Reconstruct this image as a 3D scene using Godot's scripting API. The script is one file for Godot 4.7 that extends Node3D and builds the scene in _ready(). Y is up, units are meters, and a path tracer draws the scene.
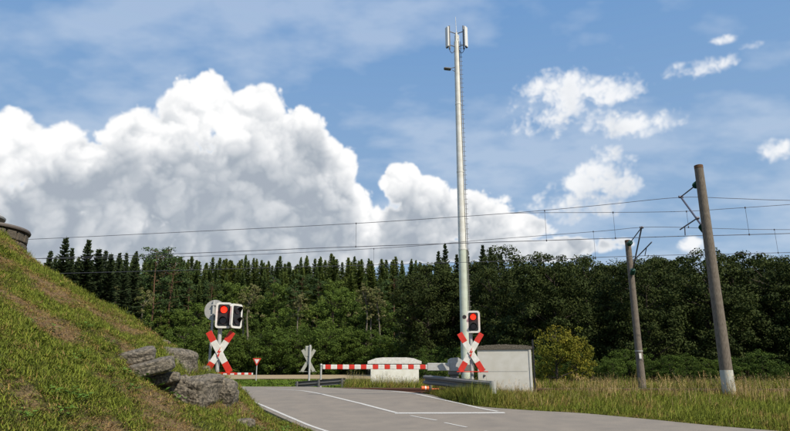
extends Node3D
# Level crossing below a grassy bank, forest behind. World: x right, y up, depth d = -z, camera eye at (0, 1.6, 0).

# ---------------------------------------------------------------- mesh builder
class MB:
	var v := PackedVector3Array()
	var n := PackedVector3Array()
	var c := PackedColorArray()
	var col := Color.WHITE

	func trin(a: Vector3, b: Vector3, d: Vector3, nn: Vector3) -> void:
		v.append(a)
		if (b - a).cross(d - a).dot(nn) > 0.0:
			v.append(d); v.append(b)
		else:
			v.append(b); v.append(d)
		for i in 3:
			n.append(nn); c.append(col)

	func tri3(a: Vector3, b: Vector3, d: Vector3, na: Vector3, nb: Vector3, nd: Vector3) -> void:
		v.append(a); n.append(na)
		if (b - a).cross(d - a).dot(na + nb + nd) > 0.0:
			v.append(d); n.append(nd); v.append(b); n.append(nb)
		else:
			v.append(b); n.append(nb); v.append(d); n.append(nd)
		for i in 3:
			c.append(col)

	func flat(a: Vector3, b: Vector3, d: Vector3, ref: Vector3) -> void:
		var g := (b - a).cross(d - a).normalized()
		if g.dot((a + b + d) / 3.0 - ref) < 0.0:
			g = -g
		trin(a, b, d, g)

	func quad(a: Vector3, b: Vector3, d: Vector3, e: Vector3, nn: Vector3) -> void:
		trin(a, b, d, nn); trin(a, d, e, nn)

	func leaf(a: Vector3, b: Vector3, d: Vector3, e: Vector3) -> void:
		var g := (b - a).cross(e - a).normalized()
		if g.y < 0.0:
			g = -g
		quad(a, b, d, e, g)

	func box(o: Vector3, size: Vector3, ch := 0.0, bs := Basis.IDENTITY) -> void:
		var h := size / 2.0
		ch = minf(ch, minf(h.x, minf(h.y, h.z)) * 0.9)
		var p := func(ax: int, s: Vector3) -> Vector3:
			var q := Vector3(s.x * (h.x - ch), s.y * (h.y - ch), s.z * (h.z - ch))
			q[ax] = s[ax] * h[ax]
			return o + bs * q
		for ax in 3:
			var b1 := (ax + 1) % 3
			var b2 := (ax + 2) % 3
			for s in [-1.0, 1.0]:
				var k: Array[Vector3] = []
				for m in [[-1, -1], [1, -1], [1, 1], [-1, 1]]:
					var sv := Vector3()
					sv[ax] = s; sv[b1] = m[0]; sv[b2] = m[1]
					k.append(p.call(ax, sv))
				var nn := Vector3()
				nn[ax] = s
				quad(k[0], k[1], k[2], k[3], bs * nn)
			if ch > 0.0:
				for s1 in [-1.0, 1.0]:
					for s2 in [-1.0, 1.0]:
						var lo := Vector3()
						lo[ax] = -1; lo[b1] = s1; lo[b2] = s2
						var hi := lo
						hi[ax] = 1
						var nn := Vector3()
						nn[b1] = s1; nn[b2] = s2
						quad(p.call(b1, lo), p.call(b1, hi), p.call(b2, hi), p.call(b2, lo), (bs * nn).normalized())
		if ch > 0.0:
			for sx in [-1.0, 1.0]:
				for sy in [-1.0, 1.0]:
					for sz in [-1.0, 1.0]:
						var s := Vector3(sx, sy, sz)
						trin(p.call(0, s), p.call(1, s), p.call(2, s), (bs * s).normalized())

	func ring(o: Vector3, ax: Vector3, r: float, seg: int) -> PackedVector3Array:
		var u := ax.cross(Vector3.UP if absf(ax.y) < 0.9 else Vector3.RIGHT).normalized()
		var w := ax.cross(u).normalized()
		var out := PackedVector3Array()
		for i in seg:
			var t := TAU * i / seg
			out.append(o + (u * cos(t) + w * sin(t)) * r)
		return out

	func tube(a: Vector3, b: Vector3, r0: float, r1: float, seg := 10, caps := true) -> void:
		var ax := (b - a).normalized()
		var p := ring(a, ax, r0, seg)
		var q := ring(b, ax, r1, seg)
		for i in seg:
			var j := (i + 1) % seg
			var ni := (p[i] - a).normalized()
			var nj := (p[j] - a).normalized()
			tri3(p[i], p[j], q[j], ni, nj, nj)
			tri3(p[i], q[j], q[i], ni, nj, ni)
			if caps:
				trin(a, p[i], p[j], -ax)
				trin(b, q[i], q[j], ax)

	func path(pts: Array, r: float, seg := 6) -> void:
		for i in pts.size() - 1:
			tube(pts[i], pts[i + 1], r, r, seg, true)

	# profile: [radius, height] from bottom to top
	func lathe(o: Vector3, prof: Array, seg := 24) -> void:
		for i in prof.size() - 1:
			var r0: float = prof[i][0]
			var r1: float = prof[i + 1][0]
			var y0: float = prof[i][1]
			var y1: float = prof[i + 1][1]
			for k in seg:
				var t0 := TAU * k / seg
				var t1 := TAU * (k + 1) / seg
				var d0 := Vector3(cos(t0), 0, sin(t0))
				var d1 := Vector3(cos(t1), 0, sin(t1))
				var sl := Vector2(y1 - y0, r0 - r1).normalized()
				var n0 := (d0 * sl.x + Vector3.UP * sl.y).normalized()
				var n1 := (d1 * sl.x + Vector3.UP * sl.y).normalized()
				var a := o + d0 * r0 + Vector3.UP * y0
				var b := o + d1 * r0 + Vector3.UP * y0
				var e := o + d1 * r1 + Vector3.UP * y1
				var f := o + d0 * r1 + Vector3.UP * y1
				if r0 > 0.0:
					tri3(a, b, e, n0, n1, n1)
				if r1 > 0.0:
					tri3(a, e, f, n0, n1, n0)

	# polygon in local xy, thickness along local z
	func prism(poly: PackedVector2Array, thick: float, xf: Transform3D) -> void:
		if Geometry2D.is_polygon_clockwise(poly):
			poly.reverse()
		var h := thick / 2.0
		var id := Geometry2D.triangulate_polygon(poly)
		var nz := xf.basis.z.normalized()
		for i in range(0, id.size(), 3):
			var a := poly[id[i]]
			var b := poly[id[i + 1]]
			var e := poly[id[i + 2]]
			trin(xf * Vector3(a.x, a.y, h), xf * Vector3(b.x, b.y, h), xf * Vector3(e.x, e.y, h), nz)
			trin(xf * Vector3(a.x, a.y, -h), xf * Vector3(b.x, b.y, -h), xf * Vector3(e.x, e.y, -h), -nz)
		# Geometry2D calls y-down clockwise, so after the flip the outline runs clockwise or not: take the sign from its area
		var area := 0.0
		for i in poly.size():
			area += poly[i].cross(poly[(i + 1) % poly.size()])
		for i in poly.size():
			var a := poly[i]
			var b := poly[(i + 1) % poly.size()]
			var o := Vector2(b.y - a.y, a.x - b.x).normalized() * signf(area)
			quad(xf * Vector3(a.x, a.y, h), xf * Vector3(b.x, b.y, h), xf * Vector3(b.x, b.y, -h), xf * Vector3(a.x, a.y, -h), (xf.basis * Vector3(o.x, o.y, 0)).normalized())

	# closed outline (side, up) carried along a path
	func sweep(pts: Array, prof: PackedVector2Array) -> void:
		var rings := []
		for i in pts.size():
			var t: Vector3 = (pts[mini(i + 1, pts.size() - 1)] - pts[maxi(i - 1, 0)]).normalized()
			var sd := t.cross(Vector3.UP).normalized()
			var r := PackedVector3Array()
			for q in prof:
				r.append(pts[i] + sd * q.x + Vector3.UP * q.y)
			rings.append(r)
		var area := 0.0
		for i in prof.size():
			area += prof[i].cross(prof[(i + 1) % prof.size()])
		for i in pts.size() - 1:
			var t: Vector3 = (pts[i + 1] - pts[i]).normalized()
			var sd := t.cross(Vector3.UP).normalized()
			for k in prof.size():
				var m := (k + 1) % prof.size()
				var o := Vector2(prof[m].y - prof[k].y, prof[k].x - prof[m].x).normalized() * signf(area)
				quad(rings[i][k], rings[i][m], rings[i + 1][m], rings[i + 1][k], (sd * o.x + Vector3.UP * o.y).normalized())
		var id := Geometry2D.triangulate_polygon(prof)
		for i in range(0, id.size(), 3):
			var t0: Vector3 = (pts[0] - pts[1]).normalized()
			trin(rings[0][id[i]], rings[0][id[i + 1]], rings[0][id[i + 2]], t0)
			var e := pts.size() - 1
			var t1: Vector3 = (pts[e] - pts[e - 1]).normalized()
			trin(rings[e][id[i]], rings[e][id[i + 1]], rings[e][id[i + 2]], t1)

	func mesh(m: Material = null) -> ArrayMesh:
		var arr := []
		arr.resize(Mesh.ARRAY_MAX)
		arr[Mesh.ARRAY_VERTEX] = v
		arr[Mesh.ARRAY_NORMAL] = n
		arr[Mesh.ARRAY_COLOR] = c
		var am := ArrayMesh.new()
		am.add_surface_from_arrays(Mesh.PRIMITIVE_TRIANGLES, arr)
		if m:
			am.surface_set_material(0, m)
		return am

# ---------------------------------------------------------------- state and helpers
var M := {}
var rng := RandomNumberGenerator.new()
var bump_noise := FastNoiseLite.new()
var patch_noise := FastNoiseLite.new()
var used := {}
var road_poly := PackedVector2Array()
var road_wide := PackedVector2Array()
var road_clear := PackedVector2Array()
var road_in := PackedVector2Array()
var road_rows := []

func V(x: float, y: float, d: float) -> Vector3:
	return Vector3(x, y, -d)

func numbered(called: String) -> String:
	if not used.has(called):
		used[called] = 0
		return called
	used[called] += 1
	return "%s_%03d" % [called, used[called]]

func tag(o: Node, label: String, category: String, group := "", kind := "") -> Node:
	o.set_meta("label", label)
	if category:
		o.set_meta("category", category)
	if group:
		o.set_meta("group", group)
	if kind:
		o.set_meta("kind", kind)
	return o

func base(called: String, at: Vector3, label: String, category: String, group := "", yaw := 0.0) -> Node3D:
	var o := Node3D.new()
	o.name = numbered(called)
	add_child(o)
	o.position = at
	o.rotation.y = yaw
	tag(o, label, category, group)
	return o

func part(mb: MB, called: String, m: Material, parent: Node) -> MeshInstance3D:
	var o := MeshInstance3D.new()
	o.name = called
	o.mesh = mb.mesh(m)
	parent.add_child(o, true)
	return o

func solo(mb: MB, called: String, m: Material, at := Vector3.ZERO) -> MeshInstance3D:
	var o := MeshInstance3D.new()
	o.name = numbered(called)
	o.mesh = mb.mesh(m)
	add_child(o)
	o.position = at
	return o

func structure(mb: MB, called: String, m: Material) -> MeshInstance3D:
	var o := solo(mb, called, m)
	o.set_meta("kind", "structure")
	return o

func lin(r: float, g: float, b: float) -> Color:
	return Color(r, g, b).linear_to_srgb()

func noise_tex(freq: float, octs: int, lo: Color, hi: Color, seed_ := 1, size := 512, kind := FastNoiseLite.TYPE_SIMPLEX_SMOOTH, mid := Color(0, 0, 0, 0)) -> NoiseTexture2D:
	var f := FastNoiseLite.new()
	f.noise_type = kind
	f.frequency = freq
	f.fractal_octaves = octs
	f.seed = seed_
	var t := NoiseTexture2D.new()
	t.width = size
	t.height = size
	t.seamless = true
	t.noise = f
	var g := Gradient.new()
	g.offsets = PackedFloat32Array([0.0, 1.0]) if mid.a == 0.0 else PackedFloat32Array([0.0, 0.5, 1.0])
	g.colors = PackedColorArray([lo, hi]) if mid.a == 0.0 else PackedColorArray([lo, mid, hi])
	t.color_ramp = g
	return t

func plain(r: float, g: float, b: float, rough := 0.7, metal := 0.0) -> StandardMaterial3D:
	var m := StandardMaterial3D.new()
	m.albedo_color = lin(r, g, b)
	m.roughness = rough
	m.metallic = metal
	return m

func textured(m: StandardMaterial3D, t: Texture2D, scale: float, bump: Texture2D = null, depth := 0.5) -> StandardMaterial3D:
	m.albedo_texture = t
	m.uv1_triplanar = true
	m.uv1_world_triplanar = true
	m.uv1_scale = Vector3.ONE * scale
	if bump:
		m.heightmap_enabled = true
		m.heightmap_texture = bump
		m.heightmap_scale = depth
	return m

func make_materials() -> void:
	var w := Color.WHITE
	var dirt := noise_tex(0.012, 5, Color(0.88, 0.87, 0.84), w, 3)
	var fine := noise_tex(0.06, 4, Color(0.55, 0.55, 0.55), w, 5)
	var grain := noise_tex(0.2, 2, Color(0.5, 0.5, 0.5), w, 7)
	var mott := noise_tex(0.02, 6, Color(0.35, 0.33, 0.30), Color(1, 0.99, 0.96), 9, 1024)
	M.ground = textured(plain(1, 1, 1, 0.95), noise_tex(0.03, 6, Color(0.45, 0.42, 0.38), w, 11, 1024), 0.7, noise_tex(0.05, 4, Color.BLACK, w, 12), 4.0)
	M.ground.vertex_color_use_as_albedo = true
	M.asphalt = textured(plain(0.415, 0.362, 0.302, 0.9), noise_tex(0.006, 7, Color(0.87, 0.87, 0.87), Color(1, 0.99, 0.97), 13, 1024), 0.19, grain, 0.4)
	M.asphalt.detail_enabled = true
	M.asphalt.detail_albedo = noise_tex(0.25, 2, Color(0.55, 0.55, 0.55), Color(1, 1, 1), 17)
	M.asphalt.detail_blend_mode = BaseMaterial3D.BLEND_MODE_MUL
	M.asphalt.detail_uv_layer = BaseMaterial3D.DETAIL_UV_2
	M.asphalt.uv2_triplanar = true
	M.asphalt.uv2_world_triplanar = true
	M.asphalt.uv2_scale = Vector3.ONE * 2.6
	M.marking = textured(plain(0.78, 0.78, 0.76, 0.8), noise_tex(0.05, 5, Color(0.62, 0.60, 0.57), w, 19), 1.2)
	M.white = textured(plain(0.74, 0.74, 0.72, 0.45), dirt, 0.9)
	M.red = textured(plain(0.62, 0.035, 0.02, 0.4), dirt, 1.1)
	M.black = plain(0.012, 0.012, 0.013, 0.5)
	M.lens = plain(0.03, 0.012, 0.012, 0.15)
	M.lamp = plain(0.6, 0.05, 0.02, 0.3)
	M.lamp.emission_enabled = true
	M.lamp.emission = Color(1.0, 0.17, 0.04)
	M.lamp.emission_energy_multiplier = 1.3
	M.galv = textured(plain(0.47, 0.48, 0.48, 0.55, 0.1), dirt, 1.4)
	M.galv_dark = textured(plain(0.27, 0.262, 0.25, 0.6, 0.1), fine, 1.6)
	M.sign_back = textured(plain(0.46, 0.47, 0.47, 0.55, 0.2), dirt, 1.3)
	M.far_white = textured(plain(0.42, 0.43, 0.38, 0.6), dirt, 1.3)
	M.hut = textured(plain(0.62, 0.615, 0.58, 0.75), noise_tex(0.01, 6, Color(0.93, 0.925, 0.90), w, 23), 0.5)
	M.kiosk = textured(plain(0.76, 0.76, 0.71, 0.7), noise_tex(0.012, 5, Color(0.93, 0.925, 0.89), w, 25), 0.5)
	M.slate = textured(plain(0.27, 0.25, 0.215, 0.95), mott, 1.0, fine, 1.0)
	M.mast = textured(plain(0.74, 0.75, 0.72, 0.5), dirt, 0.3)
	M.mast_green = textured(plain(0.56, 0.62, 0.53, 0.55), dirt, 0.3)
	M.antenna = plain(0.66, 0.67, 0.66, 0.5)
	M.wood = textured(plain(0.27, 0.235, 0.19, 0.9), noise_tex(0.03, 5, Color(0.45, 0.42, 0.4), w, 27), 1.0)
	M.wood.uv1_scale = Vector3(5.0, 0.35, 5.0)
	M.wood_rust = textured(plain(0.28, 0.16, 0.09, 0.95), mott, 1.5)
	M.pole_paint = textured(plain(0.50, 0.51, 0.47, 0.8), dirt, 1.5)
	M.steel = plain(0.10, 0.10, 0.13, 0.5, 0.3)
	M.wire = plain(0.06, 0.06, 0.075, 0.6)
	M.insulator = plain(0.015, 0.07, 0.05, 0.3)
	M.rail = textured(plain(0.17, 0.065, 0.04, 0.75), fine, 2.0)
	M.sleeper = textured(plain(0.30, 0.28, 0.25, 0.9), mott, 1.0)
	M.ballast = textured(plain(0.30, 0.27, 0.25, 0.95), noise_tex(0.09, 3, Color(0.3, 0.29, 0.28), w, 29, 512, FastNoiseLite.TYPE_CELLULAR), 1.2, noise_tex(0.09, 3, Color.BLACK, w, 29, 512, FastNoiseLite.TYPE_CELLULAR), 5.0)
	M.rock = textured(plain(0.39, 0.355, 0.30, 0.95), noise_tex(0.014, 6, Color(0.18, 0.18, 0.17), Color(1, 0.97, 0.92), 31, 1024, FastNoiseLite.TYPE_SIMPLEX_SMOOTH, Color(0.58, 0.57, 0.55)), 1.1, noise_tex(0.03, 6, Color.BLACK, w, 33, 512), 2.2)
	M.stone = textured(plain(0.24, 0.21, 0.17, 0.95), mott, 1.6, fine, 3.0)
	M.cap = textured(plain(0.13, 0.11, 0.10, 0.8), dirt, 2.0)
	M.field = textured(plain(0.47, 0.38, 0.24, 0.95), noise_tex(0.05, 5, Color(0.62, 0.58, 0.5), w, 35), 0.25)
	M.orange = plain(0.62, 0.13, 0.03, 0.6)
	M.grass = plain(1, 1, 1, 0.85)
	M.grass.metallic_specular = 0.25
	M.grass.vertex_color_use_as_albedo = true
	M.grass.backlight_enabled = true
	M.grass.backlight = Color(0.45, 0.45, 0.3)
	M.leaf = plain(1, 1, 1, 0.85)
	M.leaf.metallic_specular = 0.25
	M.leaf.vertex_color_use_as_albedo = true
	M.leaf.backlight_enabled = true
	M.leaf.backlight = Color(0.35, 0.4, 0.2)
	M.needle = plain(1, 1, 1, 0.9)
	M.needle.metallic_specular = 0.2
	M.needle.vertex_color_use_as_albedo = true
	M.bark = textured(plain(0.10, 0.08, 0.06, 0.95), mott, 1.5)
	M.bark_pale = textured(plain(0.36, 0.33, 0.28, 0.9), mott, 1.0)
	M.bark_pine = textured(plain(0.26, 0.15, 0.09, 0.95), mott, 1.0)

# ---------------------------------------------------------------- sky
const CUMULUS := [[-5.8, 15.4, 3.6, 3.0], [-33.6, 17.6, 3.2, 3.3], [-30.5, 17.0, 3.3, 3.8], [-27.3, 16.2, 3.6, 3.8], [-23.6, 19.4, 3.8, 3.9], [-20.7, 22.6, 3.2, 3.1], [-18.1, 23.9, 2.8, 2.8], [-14.1, 23.4, 3.4, 3.2], [-10.6, 21.1, 4.0, 3.6], [-7.5, 18.9, 3.8, 3.2], [-24.7, 14.8, 5.8, 4.4], [-18.8, 16.3, 7.2, 6.2], [-11.3, 15.9, 7.2, 5.2], [-31.4, 12.2, 5.1, 4.1], [-25.1, 11.2, 7.2, 3.0], [-15.7, 11.9, 9.0, 3.2], [-6.3, 12.8, 5.8, 3.8],
	[-37.5, 17.0, 4.0, 3.2], [-40.0, 13.0, 6.0, 4.5], [0.5, 18.1, 2.0, 1.9], [3.0, 16.2, 3.2, 2.2], [5.4, 14.7, 5.8, 2.5], [-0.5, 12.8, 5.8, 2.7], [10.2, 13.3, 4.8, 1.7], [4.3, 11.2, 16.9, 1.2]]
const SOFT := [[16.7, 25.1, 4.2, 2.1], [14.1, 23.3, 3.5, 1.7], [21.6, 24.9, 3.2, 1.5], [23.7, 21.6, 3.6, 1.2], [20.2, 22.3, 2.0, 1.2], [16.0, 21.4, 1.1, 0.8], [20.3, 18.3, 3.1, 1.7], [17.9, 16.8, 2.5, 1.2], [16.9, 14.9, 4.1, 1.5], [21.6, 16.4, 2.1, 1.1], [26.6, 10.5, 1.3, 0.8], [29.3, 25.5, 2.8, 0.9], [31.5, 27.1, 1.7, 0.42], [33.8, 26.2, 1.2, 0.4], [33.6, 17.6, 1.8, 1.0]]

func make_sky() -> ImageTexture:
	var clouds := []
	for b in CUMULUS:
		clouds.append([b[0], b[1], b[2], b[3], 1.0])
	for b in SOFT:
		clouds.append([b[0], b[1], b[2], b[3], 0.62])
	var r := RandomNumberGenerator.new()
	r.seed = 41
	# the same kind of sky goes on all the way round
	for k in 26:
		var a := r.randf_range(50.0, 310.0)
		var e := r.randf_range(5.0, 38.0)
		var s := r.randf_range(0.6, 1.5)
		var strong := 1.0 if r.randf() < 0.55 else 0.62
		for i in r.randi_range(3, 8):
			var rx := r.randf_range(2.0, 5.0) * s
			clouds.append([a + r.randf_range(-7, 7) * s, e + r.randf_range(-2.0, 2.5) * s, rx, rx * r.randf_range(0.5, 0.85), strong])
	var im := Image.create(4096, 2048, false, Image.FORMAT_RGB8)
	im.fill(Color(0.36, 0.38, 0.30))
	var coarse := sky_piece(clouds, 0.0, 360.0, 90.0, 1024, 256)
	coarse.resize(4096, 1024, Image.INTERPOLATE_CUBIC)
	im.blit_rect(coarse, Rect2i(0, 0, 4096, 1024), Vector2i(0, 0))
	var near := sky_piece(clouds, -45.0, 45.0, 45.0, 1024, 512)
	im.blit_rect(near, Rect2i(512, 0, 512, 512), Vector2i(0, 512))
	im.blit_rect(near, Rect2i(0, 0, 512, 512), Vector2i(3584, 512))
	return ImageTexture.create_from_image(im)

func sky_piece(clouds: Array, az0: float, az1: float, el1: float, w: int, h: int) -> Image:
	var f := PackedFloat32Array()
	f.resize(w * h)
	f.fill(-1.0)
	var soft := PackedFloat32Array()
	soft.resize(w * h)
	var sx := (az1 - az0) / w
	var sy := el1 / h
	for b in clouds:
		for turn in [-360.0, 0.0, 360.0]:
			var ca: float = b[0] + turn
			var rx: float = b[2] * 1.75
			var ry: float = b[3] * 1.75
			var x0 := maxi(0, int((ca - rx - az0) / sx))
			var x1 := mini(w - 1, int((ca + rx - az0) / sx))
			if x1 < x0:
				continue
			var y0 := maxi(0, int((el1 - b[1] - ry) / sy))
			var y1 := mini(h - 1, int((el1 - b[1] + ry) / sy))
			for y in range(y0, y1 + 1):
				var ey: float = (el1 - (y + 0.5) * sy - b[1]) / b[3]
				for x in range(x0, x1 + 1):
					var ex: float = (az0 + (x + 0.5) * sx - ca) / b[2]
					var q: float = 1.0 - ex * ex - ey * ey - (0.0 if b[4] > 0.9 else (0.25 if b[2] > 1.9 else (0.5 if b[2] > 1.1 else 0.75)))
					var i := y * w + x
					var o := f[i]
					# smooth union
					var hh := clampf(0.5 + (q - o) / 0.7, 0.0, 1.0)
					f[i] = lerpf(o, q, hh) + 0.175 * hh * (1.0 - hh)
					soft[i] = lerpf(soft[i], 0.0 if b[4] > 0.9 else 1.0, hh)
	var big := FastNoiseLite.new()
	big.frequency = 4.5
	big.fractal_octaves = 3
	big.seed = 5
	var puffs := []
	for q in [[8.0, 8], [17.0, 18], [36.0, 28], [75.0, 38]]:
		var n1 := FastNoiseLite.new()
		n1.noise_type = FastNoiseLite.TYPE_SIMPLEX_SMOOTH
		n1.fractal_type = FastNoiseLite.FRACTAL_NONE
		n1.frequency = q[0]
		n1.seed = q[1]
		puffs.append(n1)
	var wisp := FastNoiseLite.new()
	wisp.frequency = 13.0
	wisp.fractal_octaves = 5
	wisp.fractal_gain = 0.6
	wisp.seed = 55
	var cir := FastNoiseLite.new()
	cir.frequency = 1.0
	cir.fractal_octaves = 6
	cir.fractal_gain = 0.55
	cir.seed = 21
	var cir2 := FastNoiseLite.new()
	cir2.frequency = 2.0
	cir2.fractal_octaves = 4
	cir2.seed = 77
	var out := PackedByteArray()
	out.resize(w * h * 3)
	var acc := PackedFloat32Array()
	acc.resize(w)
	var cosa := PackedFloat32Array()
	var sina := PackedFloat32Array()
	for x in w:
		var a := deg_to_rad(az0 + (x + 0.5) * sx)
		cosa.append(cos(a)); sina.append(sin(a))
	var keep := pow(0.945, sy / 0.5)
	var bumpy := PackedFloat32Array()
	bumpy.resize(w)
	for y in h:
		var el := el1 - (y + 0.5) * sy
		var er := deg_to_rad(el)
		var ce := cos(er)
		var se := sin(er)
		var t := clampf(el / 42.0, 0.0, 1.0)
		var t2 := pow(t, 0.75)
		var br := lerpf(0.42, 0.122, t2)
		var bg := lerpf(0.56, 0.295, t2)
		var bb := lerpf(0.70, 0.60, t2)
		for x in w:
			var dx := sina[x] * ce
			var dz := cosa[x] * ce
			var R := br
			var G := bg
			var B := bb
			# high thin veils, drawn out sideways
			var hz := 1.0 / (se + 0.25)
			var ci := cir.get_noise_3d(dx * hz * 1.7 + 3.0, dz * hz * 2.6, dx * hz * 0.6) + 0.25 * cir2.get_noise_3d(dx * hz * 3.0, dz * hz * 4.5, 4.0)
			var va := clampf((ci + 0.16) * 0.8, 0.0, 0.42)
			R = lerpf(R, 0.66, va); G = lerpf(G, 0.74, va); B = lerpf(B, 0.85, va)
			var i := y * w + x
			var d := f[i]
			var a := 0.0
			if d > -0.95:
				var wn := wisp.get_noise_3d(dx, se, dz)
				var kx := dx + wn * 0.02
				var ky := se + wn * 0.015
				var n0: float = absf(puffs[0].get_noise_3d(kx, ky, dz))
				var n1: float = absf(puffs[1].get_noise_3d(kx, ky, dz))
				var n2: float = absf(puffs[2].get_noise_3d(kx, ky, dz))
				var n3: float = absf(puffs[3].get_noise_3d(kx, ky, dz))
				var pn := n0 * 0.50 + n1 * 0.30 + n2 * 0.17 + n3 * 0.09
				var bn := big.get_noise_3d(dx, se, dz)
				var so := soft[i]
				var dd := d + (pn - 0.30) * lerpf(1.35, 0.5, so) + bn * 0.35 + wn * lerpf(0.26, 2.1, so) + (n2 + n3 - 0.5) * so * 0.35
				a = smoothstep(lerpf(-0.06, -0.35, so), lerpf(0.24, 1.25, so), dd) * lerpf(1.0, 0.88, so)
				# light from the upper right: slopes of the puffs facing it are brighter, and the more cloud above, the greyer
				var rise: float = 0.0
				if so < 0.6:
					var lx := dx + 0.012 + wn * 0.02
					var ly := se + 0.014 + wn * 0.015
					rise = n0 * 0.5 + n1 * 0.3 + n2 * 0.14 - absf(puffs[0].get_noise_3d(lx, ly, dz)) * 0.5 - absf(puffs[1].get_noise_3d(lx, ly, dz)) * 0.3 - absf(puffs[2].get_noise_3d(lx, ly, dz)) * 0.14
				var body := smoothstep(0.3, 5.2, acc[x] + bn * 2.6 + wn * 1.6 - 0.3)
				var grey := clampf(body * 0.92 - (pn - 0.24) * 0.75 - rise * 0.8 * (1.0 - 0.6 * body), 0.0, 0.95)
				grey *= smoothstep(0.0, 0.45, dd) * (1.0 - 0.6 * so)
				var cr := lerpf(1.0, 0.36, grey)
				var cg := lerpf(1.0, 0.415, grey)
				var cb := lerpf(1.0, 0.485, grey)
				R = lerpf(R, cr, a); G = lerpf(G, cg, a); B = lerpf(B, cb, a)
			acc[x] = acc[x] * keep + a * sy
			var o := i * 3
			out[o] = int(255.0 * pow(clampf(R, 0, 1), 0.4545) + 0.5)
			out[o + 1] = int(255.0 * pow(clampf(G, 0, 1), 0.4545) + 0.5)
			out[o + 2] = int(255.0 * pow(clampf(B, 0, 1), 0.4545) + 0.5)
		# let neighbouring columns share their shade
		for x in range(1, w - 1):
			bumpy[x] = 0.25 * acc[x - 1] + 0.5 * acc[x] + 0.25 * acc[x + 1]
		for x in range(1, w - 1):
			acc[x] = bumpy[x]
	return Image.create_from_data(w, h, false, Image.FORMAT_RGB8, out)

# ---------------------------------------------------------------- terrain
const LEVELS := [[-20.0, -0.1], [0.0, 0.0], [5.0, 0.08], [10.0, 0.30], [12.2, 0.44], [15.0, 0.62], [17.0, 0.75], [20.0, 0.90], [22.0, 0.95], [28.5, 0.95], [34.0, 0.62], [41.0, 0.62], [62.0, 0.85], [98.0, 1.25], [4000.0, 1.7]]

func level(x: float, d: float) -> float:
	var e := d + 0.12 * clampf(x, -12.0, 12.0)
	for i in LEVELS.size() - 1:
		if e <= LEVELS[i + 1][0]:
			var t: float = clampf((e - LEVELS[i][0]) / (LEVELS[i + 1][0] - LEVELS[i][0]), 0.0, 1.0)
			return lerpf(LEVELS[i][1], LEVELS[i + 1][1], t)
	return 1.7

func bank(x: float, d: float) -> float:
	if x > 1.0:
		return -5.0
	var p := 0.565 * -x - 0.47
	p += bump_noise.get_noise_2d(x * 1.3, d * 1.3) * 0.16 + bump_noise.get_noise_2d(x * 6.0 + 40.0, d * 6.0) * 0.045
	p = minf(p, 4.75 + 0.08 * (-x - 9.0)) if x < -9.0 else p
	p -= 0.46 * exp(-pow((x + 3.6) / 0.66, 2.0) - pow((d - 9.75) / 0.95, 2.0))
	p -= 0.30 * exp(-pow((x + 2.45) / 0.6, 2.0) - pow((d - 12.6) / 1.7, 2.0)) + 0.25 * exp(-pow((x + 3.7) / 0.35, 2.0) - pow((d - 11.45) / 0.5, 2.0))
	var ridge := 12.35 + 0.22 * clampf(-x - 4.5, 0.0, 12.0)
	var fall := smoothstep(ridge, ridge + 3.0, d)
	return lerpf(p, -0.6, fall)

func smax(a: float, b: float, k: float) -> float:
	var h := clampf(0.5 + (a - b) / (2.0 * k), 0.0, 1.0)
	return lerpf(b, a, h) + k * h * (1.0 - h)

func height(x: float, d: float) -> float:
	var g := level(x, d)
	if d < 60.0:
		g += bump_noise.get_noise_2d(x * 3.0, d * 3.0) * 0.03
	if d > 90.0:
		var up := 0.21 * maxf(0.0, d - 105.0)
		up = 24.0 * (1.0 - exp(-up / 24.0)) * 1.35
		g += minf(up, 23.0) * smoothstep(60.0, 5.0, x)
	if d > 17.5:
		return g
	return smax(g, bank(x, d), 0.1)

func road_height(x: float, d: float) -> float:
	return level(x, d) + 0.03

func spaced(lo: float, hi: float, step: float, far: float, grow: float) -> Array:
	var a := []
	var x := lo
	while x < hi + 0.001:
		a.append(x)
		x += step
	var s := step
	x = hi
	while x < far:
		s *= grow
		x += s
		a.append(x)
	var b := []
	s = step
	x = lo
	while x > -far:
		s *= grow
		x -= s
		b.append(x)
	b.reverse()
	return b + a

func catmull(p: Array, t: float) -> Vector2:
	var i := clampi(int(t), 0, p.size() - 2)
	var u := t - i
	var a: Vector2 = p[maxi(i - 1, 0)]
	var b: Vector2 = p[i]
	var c: Vector2 = p[i + 1]
	var d: Vector2 = p[mini(i + 2, p.size() - 1)]
	return b.cubic_interpolate(c, a, d, u)

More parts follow.
